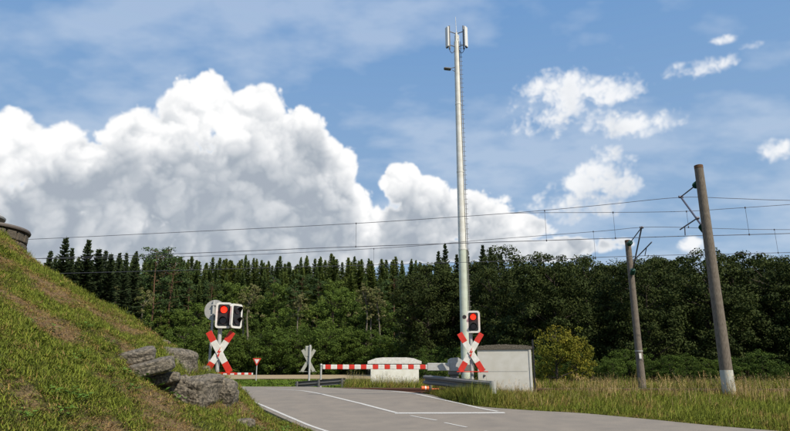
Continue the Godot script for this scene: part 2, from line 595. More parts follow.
func make_road_shape() -> void:
	var L := [Vector2(45, -2), Vector2(20, 0.8), Vector2(12, 2.4), Vector2(6, 4.7), Vector2(2, 8.0), Vector2(-0.25, 10.5), Vector2(-1.72, 12.8), Vector2(-2.58, 14.5), Vector2(-3.6, 16.6), Vector2(-4.75, 18.8), Vector2(-6.0, 20.8), Vector2(-7.3, 22.8), Vector2(-9.0, 25.2), Vector2(-11.0, 28), Vector2(-13.3, 31), Vector2(-16.5, 34), Vector2(-24, 38.5), Vector2(-60, 50)]
	var R := [Vector2(46, 3), Vector2(21, 6.9), Vector2(14, 8.9), Vector2(10, 10.6), Vector2(7.1, 12.35), Vector2(5.45, 13.95), Vector2(4.38, 14.94), Vector2(3.33, 15.5), Vector2(2.1, 16.5), Vector2(1.55, 18.0), Vector2(1.05, 20.2), Vector2(0.0, 22.4), Vector2(-1.3, 24.6), Vector2(-2.9, 27.2), Vector2(-4.9, 30.2), Vector2(-7.3, 33.4), Vector2(-14, 39), Vector2(-56, 56)]
	var n := 150
	var left := PackedVector2Array()
	var right := PackedVector2Array()
	for i in n + 1:
		var t := (L.size() - 1) * float(i) / n
		var a := catmull(L, t)
		var b := catmull(R, t)
		road_rows.append([a, b])
		left.append(a)
		right.append(b)
	right.reverse()
	road_poly = left + right
	road_wide = Geometry2D.offset_polygon(road_poly, 0.12)[0]
	road_clear = Geometry2D.offset_polygon(road_poly, 0.4)[0]
	road_in = Geometry2D.offset_polygon(road_poly, -0.18)[0]

func in_road(x: float, d: float) -> bool:
	return Geometry2D.is_point_in_polygon(Vector2(x, d), road_wide)

func track_offset(x: float, d: float) -> float:
	return (d + 0.146 * x - 22.3) * 0.99

func ground_colour(x: float, d: float) -> Color:
	var p := patch_noise.get_noise_2d(x, d)
	var p2 := bump_noise.get_noise_2d(x * 4.0 + 9.0, d * 4.0)
	var green := Color(0.110, 0.135, 0.030)
	var brown := Color(0.34, 0.225, 0.11)
	var tan_ := Color(0.24, 0.19, 0.09)
	if d > 100.0:
		return Color(0.045, 0.05, 0.02)
	if d > 30.0:
		return Color(0.10, 0.16, 0.03).lerp(Color(0.14, 0.16, 0.05), clampf(p + 0.4, 0, 1))
	if x < 0.5 and bank(x, d) > level(x, d) - 0.1 and d < 16.5:
		return green.lerp(brown, clampf(p * 2.2 + 0.35 + p2 * 0.6, 0.0, 1.0))
	return green.lerp(tan_, clampf(p * 1.2 + 0.25, 0.0, 0.8))

func make_terrain() -> void:
	var xs := spaced(-13.0, 14.0, 0.2, 1600.0, 1.09)
	var ds := spaced(0.0, 31.0, 0.2, 1600.0, 1.09)
	var nx := xs.size()
	var nd := ds.size()
	var vs := PackedVector3Array()
	var cs := PackedColorArray()
	vs.resize(nx * nd)
	cs.resize(nx * nd)
	for j in nd:
		var d: float = ds[j]
		for i in nx:
			var x: float = xs[i]
			var y := height(x, d)
			if d < 60.0 and absf(x) < 62.0 and Geometry2D.is_point_in_polygon(Vector2(x, d), road_in):
				y = level(x, d) - 0.09
			else:
				var t := track_offset(x, d)
				if t > -1.5 and t < 5.5 and not in_road(x, d):
					y = 0.60
			vs[j * nx + i] = Vector3(x, y, -d)
			cs[j * nx + i] = ground_colour(x, d)
	var ns := PackedVector3Array()
	ns.resize(nx * nd)
	for j in nd:
		for i in nx:
			var a := vs[j * nx + maxi(i - 1, 0)]
			var b := vs[j * nx + mini(i + 1, nx - 1)]
			var c := vs[maxi(j - 1, 0) * nx + i]
			var e := vs[mini(j + 1, nd - 1) * nx + i]
			ns[j * nx + i] = (b - a).cross(e - c).normalized()
	var id := PackedInt32Array()
	for j in nd - 1:
		for i in nx - 1:
			var k := j * nx + i
			id.append_array([k, k + nx, k + 1, k + 1, k + nx, k + nx + 1])
	var arr := []
	arr.resize(Mesh.ARRAY_MAX)
	arr[Mesh.ARRAY_VERTEX] = vs
	arr[Mesh.ARRAY_NORMAL] = ns
	arr[Mesh.ARRAY_COLOR] = cs
	arr[Mesh.ARRAY_INDEX] = id
	var am := ArrayMesh.new()
	am.add_surface_from_arrays(Mesh.PRIMITIVE_TRIANGLES, arr)
	am.surface_set_material(0, M.ground)
	var o := MeshInstance3D.new()
	o.name = "ground"
	o.mesh = am
	o.set_meta("kind", "structure")
	o.set_meta("label", "grassy ground with the steep bank beside the road")
	add_child(o)

func make_road() -> void:
	var mb := MB.new()
	var cols := 10
	for i in road_rows.size() - 1:
		for k in cols:
			var q := []
			for e in [[i, k], [i, k + 1], [i + 1, k + 1], [i + 1, k]]:
				var p: Vector2 = road_rows[e[0]][0].lerp(road_rows[e[0]][1], float(e[1]) / cols)
				q.append(V(p.x, road_height(p.x, p.y), p.y))
			mb.tri3(q[0], q[1], q[2], Vector3.UP, Vector3.UP, Vector3.UP)
			mb.tri3(q[0], q[2], q[3], Vector3.UP, Vector3.UP, Vector3.UP)
		for s in 2:
			var a: Vector2 = road_rows[i][s]
			var b: Vector2 = road_rows[i + 1][s]
			var o: Vector2 = (road_rows[i][s] - road_rows[i][1 - s]).normalized()
			var dn := Vector3(0, -0.16, 0)
			var A := V(a.x, road_height(a.x, a.y), a.y)
			var B := V(b.x, road_height(b.x, b.y), b.y)
			mb.quad(A, B, B + dn, A + dn, Vector3(o.x, 0, -o.y))
	var road := structure(mb, "road", M.asphalt)
	road.set_meta("label", "worn grey asphalt road rising to the level crossing")
	# painted lines: [points (x, d), width]
	var lines := [
		["edge_line", [[0.9, 9.55], [-0.1, 10.75], [-1.5, 12.8], [-2.38, 14.5], [-3.4, 16.6], [-4.52, 18.8], [-5.8, 20.9], [-7.1, 22.9], [-8.8, 25.4]], 0.08],
		["edge_line", [[2.5, 15.32], [2.13, 16.05], [1.5, 17.8], [0.98, 19.3], [0.45, 20.8], [-0.42, 22.6], [-1.9, 25.0]], 0.11],
		["centre_line", [[0.05, 15.2], [-0.45, 16.2], [-0.98, 17.3], [-2.05, 19.6], [-3.35, 22.4], [-5.2, 25.2]], 0.11],
		["stop_line", [[0.0, 15.16], [1.3, 15.1], [2.62, 15.06]], 0.22],
		["dash", [[0.36, 14.68], [0.92, 13.9]], 0.06],
		["dash", [[1.06, 13.55], [1.46, 12.9]], 0.06],
		["dash", [[1.75, 12.4], [2.3, 11.6]], 0.06]]
	for l in lines:
		var pm := MB.new()
		var pts := []
		var ctrl := []
		for q in l[1]:
			ctrl.append(Vector2(q[0], q[1]))
		var seg := (ctrl.size() - 1) * 8
		for i in seg + 1:
			pts.append(catmull(ctrl, (ctrl.size() - 1) * float(i) / seg))
		for i in seg:
			var q := []
			for e in [[i, -1.0], [i, 1.0], [i + 1, 1.0], [i + 1, -1.0]]:
				var at: int = e[0]
				var dir: Vector2 = (pts[mini(at + 1, seg)] - pts[maxi(at - 1, 0)]).normalized()
				var wob: float = 1.0 + 0.12 * bump_noise.get_noise_2d(at * 9.0, e[1] * 50.0 + l[2] * 900.0)
				var p: Vector2 = pts[at] + Vector2(-dir.y, dir.x) * e[1] * l[2] * 0.5 * wob
				q.append(V(p.x, road_height(p.x, p.y) + 0.006, p.y))
			pm.quad(q[0], q[1], q[2], q[3], Vector3.UP)
		part(pm, l[0], M.marking, road)
	# tracks
	for k in 2:
		var off := k * 4.04
		var tr := base("railway_track", V(0, 0, 22.3 + off), ["near railway track with rusty rails behind the grass verge", "far railway track with rusty rails below the second catenary pole"][k], "railway track", "railway tracks")
		var ang := atan(0.146)
		tr.rotation.y = -ang
		var prof := PackedVector2Array([Vector2(-0.07, 0.0), Vector2(0.07, 0.0), Vector2(0.07, 0.02), Vector2(0.012, 0.04), Vector2(0.012, 0.11), Vector2(0.036, 0.125), Vector2(0.036, 0.16), Vector2(-0.036, 0.16), Vector2(-0.036, 0.125), Vector2(-0.012, 0.11), Vector2(-0.012, 0.04), Vector2(-0.07, 0.02)])
		for s in [-0.753, 0.753]:
			var rm := MB.new()
			rm.sweep([Vector3(-60, 0.805, s), Vector3(0, 0.805, s), Vector3(70, 0.805, s)], prof)
			part(rm, "rail", M.rail, tr)
		var sm := MB.new()
		sm.box(Vector3.ZERO, Vector3(0.24, 0.16, 2.5), 0.02)
		var smesh := sm.mesh(M.sleeper)
		for i in range(4, 46):
			var so := MeshInstance3D.new()
			so.name = "sleeper"
			so.mesh = smesh
			so.position = Vector3(i * 0.62 + 0.4, 0.724, 0)
			tr.add_child(so, true)
		for piece in [[2.6, 70.0], [-60.0, -12.5]]:
			var bm := MB.new()
			var bp := PackedVector2Array([Vector2(-1.95, 0.5), Vector2(1.95, 0.5), Vector2(1.45, 0.77), Vector2(-1.45, 0.77)])
			bm.sweep([Vector3(piece[0], 0, 0), Vector3(piece[1], 0, 0)], bp)
			part(bm, "ballast_bed", M.ballast, tr)
	# stubble field beyond the meadow
	var fm := MB.new()
	for i in 30:
		for j in 6:
			var q := []
			for e in [[i, j], [i + 1, j], [i + 1, j + 1], [i, j + 1]]:
				var x: float = -42.0 + e[0] * 1.35
				var d: float = 66.0 + e[1] * 5.0 + sin(x * 0.4) * 0.8
				q.append(V(x, height(x, d) + 0.10, d))
			fm.quad(q[0], q[1], q[2], q[3], Vector3.UP)
	structure(fm, "field", M.field).set_meta("label", "pale stubble field in front of the forest edge")

# ---------------------------------------------------------------- grass and weeds
func blade(mb: MB, at: Vector3, yaw: float, h: float, w: float, lean: float) -> void:
	var side := Vector3(cos(yaw), 0, sin(yaw)) * w * 0.5
	var fw := Vector3(-sin(yaw), 0, cos(yaw))
	var p1 := at + Vector3.UP * h * 0.55 + fw * lean * 0.35
	var p2 := at + Vector3.UP * h * (1.0 - lean * 0.3 / maxf(h, 0.01) * 0.4) + fw * lean
	var nn := (Vector3.UP * 0.6 + fw * 0.6).normalized()
	mb.trin(at - side, at + side, p1 + side * 0.8, nn)
	mb.trin(at - side, p1 + side * 0.8, p1 - side * 0.8, nn)
	mb.trin(p1 - side * 0.8, p1 + side * 0.8, p2, nn)

func tuft_mesh(count: int, h: float, spread: float, w: float, lean: float, seed_: int) -> ArrayMesh:
	var r := RandomNumberGenerator.new()
	r.seed = seed_
	var mb := MB.new()
	for i in count:
		var a := r.randf() * TAU
		var q := sqrt(r.randf()) * spread
		var s := r.randf_range(0.75, 1.1)
		mb.col = Color(s * r.randf_range(0.9, 1.12), s, s * r.randf_range(0.75, 1.1))
		blade(mb, Vector3(cos(a) * q, -0.01, sin(a) * q), r.randf() * TAU, h * r.randf_range(0.45, 1.1), w * r.randf_range(0.7, 1.3), lean * r.randf_range(0.2, 1.2))
	return mb.mesh(M.grass)

func seed_stalk_mesh(seed_: int) -> ArrayMesh:
	var r := RandomNumberGenerator.new()
	r.seed = seed_
	var mb := MB.new()
	for i in 4:
		var yaw := r.randf() * TAU
		var at := Vector3(r.randf_range(-0.08, 0.08), 0, r.randf_range(-0.08, 0.08))
		var h := r.randf_range(0.55, 0.85)
		var lean := r.randf_range(0.04, 0.2)
		var fw := Vector3(-sin(yaw), 0, cos(yaw))
		mb.col = Color(0.85, 0.85, 0.8)
		blade(mb, at, yaw, h, 0.006, lean)
		var tip := at + Vector3.UP * h * 0.93 + fw * lean * 0.9
		mb.col = Color(1.05, 0.95, 0.8)
		for k in 9:
			var q := tip - Vector3.UP * k * 0.022 - fw * lean * 0.02 * k
			var o := Vector3(r.randf_range(-1, 1), r.randf_range(0.1, 1), r.randf_range(-1, 1)).normalized() * r.randf_range(0.02, 0.05)
			var s := o.cross(Vector3(r.randf(), r.randf(), r.randf())).normalized() * 0.006
			mb.trin(q - s, q + s, q + o, Vector3(0, 0.7, 0.7))
	return mb.mesh(M.grass)

func weed_mesh(seed_: int) -> ArrayMesh:
	var r := RandomNumberGenerator.new()
	r.seed = seed_
	var mb := MB.new()
	for i in 34:
		var a := r.randf() * TAU
		var up := r.randf_range(0.02, 0.2)
		var out := Vector3(cos(a), 0, sin(a))
		var st := out * r.randf_range(0.02, 0.13) + Vector3.UP * up
		var l := r.randf_range(0.05, 0.10)
		var s := out.cross(Vector3.UP) * l * 0.3
		var e := st + out * l + Vector3.UP * r.randf_range(-0.03, 0.03)
		mb.col = Color(1, 1, 1) * r.randf_range(0.8, 1.15)
		mb.leaf(st, (st + e) / 2.0 + s, e, (st + e) / 2.0 - s)
	return mb.mesh(M.grass)

func scatter(called: String, label: String, mesh: ArrayMesh, items: Array) -> void:
	var mm := MultiMesh.new()
	mm.transform_format = MultiMesh.TRANSFORM_3D
	mm.use_colors = true
	mm.mesh = mesh
	mm.instance_count = items.size()
	for i in items.size():
		mm.set_instance_transform(i, items[i][0])
		mm.set_instance_color(i, items[i][1])
	var o := MultiMeshInstance3D.new()
	o.name = numbered(called)
	o.multimesh = mm
	add_child(o)
	tag(o, label, "grass", "", "stuff")

func stand(x: float, d: float, s: float, tall: float, tilt := 0.25) -> Transform3D:
	var b := Basis(Vector3.UP, rng.randf() * TAU) * Basis(Vector3(rng.randf() - 0.5, 0, rng.randf() - 0.5).normalized(), rng.randf() * tilt)
	return Transform3D(b.scaled(Vector3(s, s * tall, s)), V(x, height(x, d) - 0.005, d))

func grass_colour(dry: float) -> Color:
	var g := Color(0.150, 0.200, 0.030).lerp(Color(0.240, 0.270, 0.050), rng.randf())
	var b := Color(0.40, 0.29, 0.13).lerp(Color(0.30, 0.19, 0.085), rng.randf())
	return (b if rng.randf() < dry else g) * rng.randf_range(0.8, 1.15)

func near_road(x: float, d: float) -> bool:
	return Geometry2D.is_point_in_polygon(Vector2(x, d), road_clear)

func make_grass() -> void:
	rng.seed = 7
	# short turf on the bank
	var sets := [[], [], []]
	var n := 0
	while n < 78000:
		n += 1
		var d := 3.2 + pow(rng.randf(), 0.75) * 11.5
		var x := -(0.10 + rng.randf() * 0.72) * d - 0.3
		if near_road(x, d):
			continue
		var b := bank(x, d)
		if b < level(x, d) - 0.35 and x < -4.0:
			continue
		var p := patch_noise.get_noise_2d(x, d) + bump_noise.get_noise_2d(x * 4.0 + 9.0, d * 4.0) * 0.27
		var rim := smoothstep(9.5, 12.8, d - 0.22 * clampf(-x - 4.5, 0, 12))
		var dry := clampf(p * 2.0 + 0.30 - rim * 0.25, 0.05, 0.92)
		if rng.randf() < dry * 0.62:
			continue
		var lush := clampf(-p * 2.0, 0.0, 1.0)
		var s := rng.randf_range(0.8, 1.35)
		var c := grass_colour(dry * 0.85)
		sets[rng.randi() % 3].append([stand(x, d, s, rng.randf_range(0.5, 1.2) * (0.62 + lush * 0.6 + rim * 0.4) * (1.0 - dry * 0.3), 0.8), c])
	for k in 3:
		scatter("bank_grass", ["short green turf growing on the steep bank", "dry tawny grass mixed in the turf of the bank", "longer bright grass blades on the bank's rim"][k], tuft_mesh(16, [0.05, 0.06, 0.08][k], 0.10, 0.0046, [0.045, 0.055, 0.075][k], 100 + k), sets[k])
	# leafy weeds on the bank
	var wd := []
	for i in 300:
		var d := rng.randf_range(3.6, 13.0)
		var x := -(0.13 + rng.randf() * 0.6) * d - 0.4
		if near_road(x, d) or patch_noise.get_noise_2d(x * 0.6 + 30.0, d * 0.6) < 0.1:
			continue
		wd.append([stand(x, d, rng.randf_range(0.35, 0.8), 0.8, 0.3), Color(0.095, 0.18, 0.03) * rng.randf_range(0.8, 1.25)])
	for q in [[-3.5, 9.45], [-3.42, 9.5], [-3.6, 9.4], [-3.3, 9.6], [-3.75, 9.3]]:
		wd.append([stand(q[0], q[1], 0.9, 1.2, 0.2), Color(0.10, 0.20, 0.03)])
	scatter("weeds", "broad leafy weeds scattered over the bank", weed_mesh(5), wd)
	# verge between road and track
	var verge := [[], []]
	var tall := [[], []]
	var seeds := [[], []]
	n = 0
	while n < 60000:
		n += 1
		var d := rng.randf_range(10.0, 20.9)
		var x := rng.randf_range(1.0, 19.0)
		if in_road(x, d) or x > 0.85 * d + 2.0:
			continue
		var t := track_offset(x, d)
		if t > -1.25:
			continue
		if x > 2.7 and x < 4.75 and d > 19.8 and d < 21.4:
			continue
		var away := clampf((-t - 1.2) / 5.0, 0.0, 1.0)
		var p := patch_noise.get_noise_2d(x * 0.8 + 50, d * 0.8)
		var dry := clampf(0.40 - away * 0.42 + p * 0.75, 0.03, 0.65)
		var c := grass_colour(dry)
		if x < 5.0 and d > 16.0:
			c = c.lerp(Color(0.22, 0.17, 0.05), rng.randf() * 0.5)
		var by_hut := 1.0 - 0.3 * smoothstep(6.5, 4.8, x)
		if near_road(x, d):
			verge[rng.randi() % 2].append([stand(x, d, rng.randf_range(0.7, 1.2), rng.randf_range(0.3, 0.8), 0.5), c])
			continue
		if rng.randf() < 0.55:
			verge[rng.randi() % 2].append([stand(x, d, rng.randf_range(0.8, 1.4), rng.randf_range(0.5, 1.5), 0.55), c * rng.randf_range(0.85, 1.2)])
		elif rng.randf() < 0.85 - away * 0.8:
			if x > 6.0 and t > -2.8 and rng.randf() < 0.72:
				continue
			var hh := rng.randf_range(0.25, 0.72) * (1.0 - away * 0.55) * (1.0 + p * 0.9) * by_hut
			tall[rng.randi() % 2].append([stand(x, d, rng.randf_range(0.7, 1.1), hh, 0.45), c])
		if rng.randf() < 0.14 * pow(1.0 - away, 1.5) * clampf(0.6 + p * 2.4, 0.05, 1.6) and x > 3.0:
			var sc := Color(0.46, 0.34, 0.21).lerp(Color(0.36, 0.29, 0.13), rng.randf())
			seeds[rng.randi() % 2].append([stand(x, d, rng.randf_range(0.7, 1.05), rng.randf_range(0.7, 1.1) * by_hut, 0.3), sc])
	for i in 900:
		var u := rng.randf()
		var x := lerpf(1.25, 3.0, u) + rng.randfn() * 0.16
		var d := lerpf(20.6, 16.7, u) + rng.randfn() * 0.22 - 0.1
		if in_road(x, d):
			continue
		tall[rng.randi() % 2].append([stand(x, d, rng.randf_range(0.7, 1.0), rng.randf_range(0.35, 0.9) * (0.5 + 0.65 * u), 0.5), Color(0.12, 0.17, 0.03).lerp(Color(0.27, 0.21, 0.07), rng.randf() * 0.9)])
	for i in 1200:
		var u := pow(rng.randf(), 0.6)
		var x := lerpf(1.3, 2.75, u) - rng.randf_range(0.08, 0.5)
		var d := lerpf(20.4, 16.9, u) - rng.randf_range(0.0, 0.35)
		if in_road(x, d):
			continue
		tall[rng.randi() % 2].append([stand(x, d, rng.randf_range(0.6, 0.9), rng.randf_range(0.6, 1.6) * (0.25 + 0.75 * u), 0.45), Color(0.13, 0.19, 0.03).lerp(Color(0.30, 0.23, 0.08), rng.randf() * rng.randf())])
	# strip behind the tracks and round the cabinet
	for i in 9000:
		var x := rng.randf_range(-2.4, 26.0)
		var d := rng.randf_range(28.9, 36.0) - 0.146 * x
		if near_road(x, d):
			continue
		if x > -1.5 and x < 1.5 and d > 30.6 and d < 33.2:
			continue
		var c := grass_colour(0.22)
		tall[rng.randi() % 2].append([stand(x, d, rng.randf_range(0.9, 1.4), rng.randf_range(0.35, 0.8), 0.4), c])
		if rng.randf() < 0.1:
			seeds[rng.randi() % 2].append([stand(x, d, 1.0, rng.randf_range(0.6, 0.9), 0.25), Color(0.40, 0.31, 0.16)])
	# tall clump before the white cabinet
	for i in 300:
		var x := rng.randf_range(-2.3, 1.6)
		var d := rng.randf_range(29.4, 30.45)
		if near_road(x, d):
			continue
		var c := Color(0.15, 0.20, 0.035).lerp(Color(0.26, 0.23, 0.08), rng.randf())
		var hi := 0.55 + 0.75 * maxf(0.0, patch_noise.get_noise_2d(x * 2.0, 4.0) + 0.3)
		tall[rng.randi() % 2].append([stand(x, d, rng.randf_range(0.8, 1.2), rng.randf_range(0.6, 1.2) * hi, 0.55), c])
		if rng.randf() < 0.25:
			seeds[rng.randi() % 2].append([stand(x, d, 1.1, rng.randf_range(0.8, 1.2) * hi, 0.5), Color(0.30, 0.27, 0.12)])
	for k in 2:
		scatter("verge_grass", ["low green grass on the verge along the road edge", "low yellowish grass on the verge along the road edge"][k], tuft_mesh(16, 0.17, 0.13, 0.0062, 0.12, 200 + k), verge[k])
		scatter("tall_grass", ["tall uncut green grass beside the railway track", "tall uncut pale grass beside the railway track"][k], tuft_mesh(15, 0.62, 0.16, 0.0085, 0.32, 300 + k), tall[k])
		scatter("seeding_grass", ["tan grass seed heads standing above the verge", "brown grass stalks with seed heads near the rails"][k], seed_stalk_mesh(400 + k), seeds[k])
	# meadow beyond the crossing
	var mead := []
	for i in 17000:
		var d := rng.randf_range(33.0, 66.0)
		var x := rng.randf_range(-0.75, 0.8) * d
		if in_road(x, d):
			continue
		var c := Color(0.13, 0.25, 0.035).lerp(Color(0.19, 0.24, 0.05), clampf(rng.randf() * 0.7 + (0.3 if x > 0.0 else 0.0), 0, 1))
		mead.append([stand(x, d, rng.randf_range(2.0, 3.2), rng.randf_range(0.15, 0.42), 0.3), c])
	scatter("meadow_grass", "green meadow grass between the tracks and the forest", tuft_mesh(14, 0.16, 0.13, 0.016, 0.09, 501), mead)
	# grass fringe on the road's left edge
	var fr := []
	for i in 9500:
		var d := rng.randf_range(4.5, 24.0)
		var row: Array = road_rows[0]
		for q in road_rows:
			if absf(q[0].y - d) < absf(row[0].y - d):
				row = q
		var off := pow(rng.randf(), 1.6) * (1.5 if d > 11.0 else 3.0)
		var x: float = row[0].x - 0.12 - off
		if in_road(x, d):
			continue
		fr.append([stand(x, d, rng.randf_range(0.7, 1.2), rng.randf_range(0.5, 1.2) * (0.5 + minf(off, 0.7)), 0.5), grass_colour(0.2)])
	scatter("edge_grass", "grass fringe along the far edge line below the bank", tuft_mesh(12, 0.12, 0.09, 0.007, 0.08, 601), fr)

# ---------------------------------------------------------------- trees
func leaf_clump(mb: MB, r: RandomNumberGenerator, o: Vector3, rad: Vector3, count: int, size: float, tone: Color) -> void:
	for i in count:
		var dir := Vector3(r.randfn(), r.randfn() * 0.9 + 0.15, r.randfn()).normalized()
		var q := o + dir * rad * pow(r.randf(), 0.4)
		var nn := (dir * 0.7 + Vector3(r.randf_range(-1, 1), r.randf_range(-0.4, 1), r.randf_range(-1, 1)) * 0.8).normalized()
		var u := nn.cross(Vector3(r.randf_range(-1, 1), r.randf_range(-1, 1), r.randf_range(-1, 1))).normalized()
		var w := nn.cross(u)
		var s := size * r.randf_range(0.55, 1.25)
		mb.col = tone * r.randf_range(0.8, 1.2)
		mb.col.a = 1.0
		var k := s * r.randf_range(0.3, 0.5)
		mb.quad(q - u * s * 0.5, q + w * k, q + u * s * 0.5, q - w * k, nn)

func limb(mb: MB, a: Vector3, b: Vector3, r0: float, r1: float, r: RandomNumberGenerator, bend := 0.12) -> void:
	var p := a
	var n := 4
	for i in n:
		var t := float(i + 1) / n
		var q := a.lerp(b, t)
		if i < n - 1:
			q += Vector3(r.randfn(), r.randfn() * 0.3, r.randfn()) * bend * a.distance_to(b) * 0.25
		mb.tube(p, q, lerpf(r0, r1, float(i) / n), lerpf(r0, r1, t), 7, false)
		p = q

# broadleaf: unit design of the given height in metres
func broadleaf(h: float, wide: float, low: float, clumps: int, leaves: int, size: float, tone: Color, tone2: Color, seed_: int, bark: Material) -> Array:
	var r := RandomNumberGenerator.new()
	r.seed = seed_
	var tm := MB.new()
	var cm := MB.new()
	var top := Vector3(r.randf_range(-0.4, 0.4), h * 0.8, r.randf_range(-0.4, 0.4))
	limb(tm, Vector3(0, -0.3, 0), top, h * 0.018 + 0.05, 0.04, r, 0.06)
	var lobes := []
	for i in 9:
		var a := TAU * i / 9.0 + r.randf() * 0.5
		var y := lerpf(low, 0.86, r.randf())
		var prof := sqrt(maxf(0.05, 1.0 - pow((y - 0.5) / 0.55, 2.0)))
		lobes.append(Vector3(cos(a) * wide * 0.55 * prof, y * h, sin(a) * wide * 0.55 * prof))
	for i in clumps:
		var lb: Vector3 = lobes[i % lobes.size()]
		var o: Vector3
		if r.randf() < 0.62:
			o = lb + Vector3(r.randfn(), r.randfn() * 0.85, r.randfn()) * wide * 0.24
		else:
			var a := r.randf() * TAU
			var y := lerpf(low, 0.98, pow(r.randf(), 0.8))
			var prof := sqrt(maxf(0.03, 1.0 - pow((y - 0.45) / 0.58, 2.0)))
			var q := wide * prof * pow(r.randf(), 0.35) * r.randf_range(0.75, 1.06)
			o = Vector3(cos(a) * q, y * h, sin(a) * q)
		o.y = clampf(o.y, h * low * 0.7 + 0.3, h * 0.97)
		var cr := wide * r.randf_range(0.14, 0.25)
		var tone_ := tone.lerp(tone2, r.randf())
		leaf_clump(cm, r, o, Vector3(cr, cr * 0.72, cr), leaves, size, tone_)
		if i % 5 == 0:
			var s := Vector3(top.x, clampf(o.y - wide * 0.35, h * 0.12, h * 0.75), top.z) * Vector3(0.5, 1, 0.5)
			limb(tm, s, o, 0.035 + h * 0.003, 0.012, r)
	return [tm.mesh(bark), cm.mesh(M.leaf)]

func spruce(h: float, wide: float, seed_: int, tone: Color, bare := 0.06) -> Array:
	var r := RandomNumberGenerator.new()
	r.seed = seed_
	var tm := MB.new()
	tm.tube(Vector3(0, -0.3, 0), Vector3(0, h * 0.6, 0), h * 0.011 + 0.04, h * 0.006, 7, false)
	tm.tube(Vector3(0, h * 0.6, 0), Vector3(0, h, 0), h * 0.006, 0.015, 6, false)
	var cm := MB.new()
	var y := h * bare
	while y < h * 0.985:
		var t := y / h
		var len_ := wide * 1.4 * pow(1.0 - t, 0.92) * (0.65 + 0.35 * smoothstep(0.0, 0.2, t)) + 0.12
		var nb := int(lerpf(12, 6, t))
		var ph := r.randf() * TAU
		for i in nb:
			var a := ph + TAU * i / nb + r.randf_range(-0.25, 0.25)
			var out := Vector3(cos(a), 0, sin(a))
			var l := len_ * r.randf_range(0.6, 1.12)
			var droop := lerpf(-0.42, 0.45, pow(t, 1.5)) + r.randf_range(-0.1, 0.1)
			var st := Vector3(0, y + r.randf_range(-0.15, 0.15), 0)
			var side := out.cross(Vector3.UP)
			var n := 5
			var tn := tone * r.randf_range(0.75, 1.25)
			for k in n:
				var u := (k + 0.5) / n
				var c := st + out * l * u + Vector3.UP * l * (droop * u + 0.16 * u * u)
				var w := l * 0.30 * (1.15 - u) + 0.10
				cm.col = tn * r.randf_range(0.85, 1.15)
				cm.col.a = 1
				var tip := c + out * (l * 0.24 + 0.05) + Vector3.UP * r.randf_range(-0.12, 0.04) * l
				cm.flat(c - out * 0.1 * l, c + side * w - Vector3.UP * w * 0.35, tip, Vector3(0, -50, 0))
				cm.flat(c - out * 0.1 * l, c - side * w - Vector3.UP * w * 0.35, tip, Vector3(0, -50, 0))
				# hanging twigs
				var hang := c + side * r.randf_range(-w, w) * 0.6
				cm.trin(hang - out * 0.12, hang + out * 0.16, hang + Vector3.DOWN * r.randf_range(0.2, 0.5) + side * r.randf_range(-0.15, 0.15), side)
		y += lerpf(0.52, 0.34, t) * r.randf_range(0.8, 1.2)
	return [tm.mesh(M.bark), cm.mesh(M.needle)]

func pine(h: float, seed_: int) -> Array:
	var r := RandomNumberGenerator.new()
	r.seed = seed_
	var tm := MB.new()
	var cm := MB.new()
	limb(tm, Vector3(0, -0.3, 0), Vector3(r.randf_range(-0.5, 0.5), h * 0.95, r.randf_range(-0.5, 0.5)), 0.22, 0.05, r, 0.05)
	for i in 34:
		var t := lerpf(0.42, 1.0, pow(r.randf(), 0.8))
		var a := r.randf() * TAU
		var q := (1.0 - pow(absf(t - 0.72) / 0.42, 2.0)) * r.randf_range(0.8, 2.9) + 0.2
		var o := Vector3(cos(a) * q, h * t, sin(a) * q)
		limb(tm, Vector3(0, h * t - 0.5, 0), o, 0.05, 0.02, r)
		leaf_clump(cm, r, o, Vector3(0.95, 0.45, 0.95), 60, 0.3, Color(0.050, 0.080, 0.030) * r.randf_range(0.8, 1.3))
	return [tm.mesh(M.bark_pine), cm.mesh(M.needle)]

func tree_node(called: String, pair: Array, x: float, d: float, s: float, label: String, category: String, group: String, squash := 1.0) -> void:
	var o := base(called, V(x, height(x, d), d), label, category, group, rng.randf() * TAU)
	o.scale = Vector3(s * squash, s, s * squash)
	for k in 2:
		var m := MeshInstance3D.new()
		m.name = ["trunk", "crown"][k]
		m.mesh = pair[k]
		o.add_child(m)

# x for a picture column at a given depth, from the plan drawn over the site
func col_x(px: float, d: float) -> float:
	return (px - 395.0) / 600.0 * d / 1.02

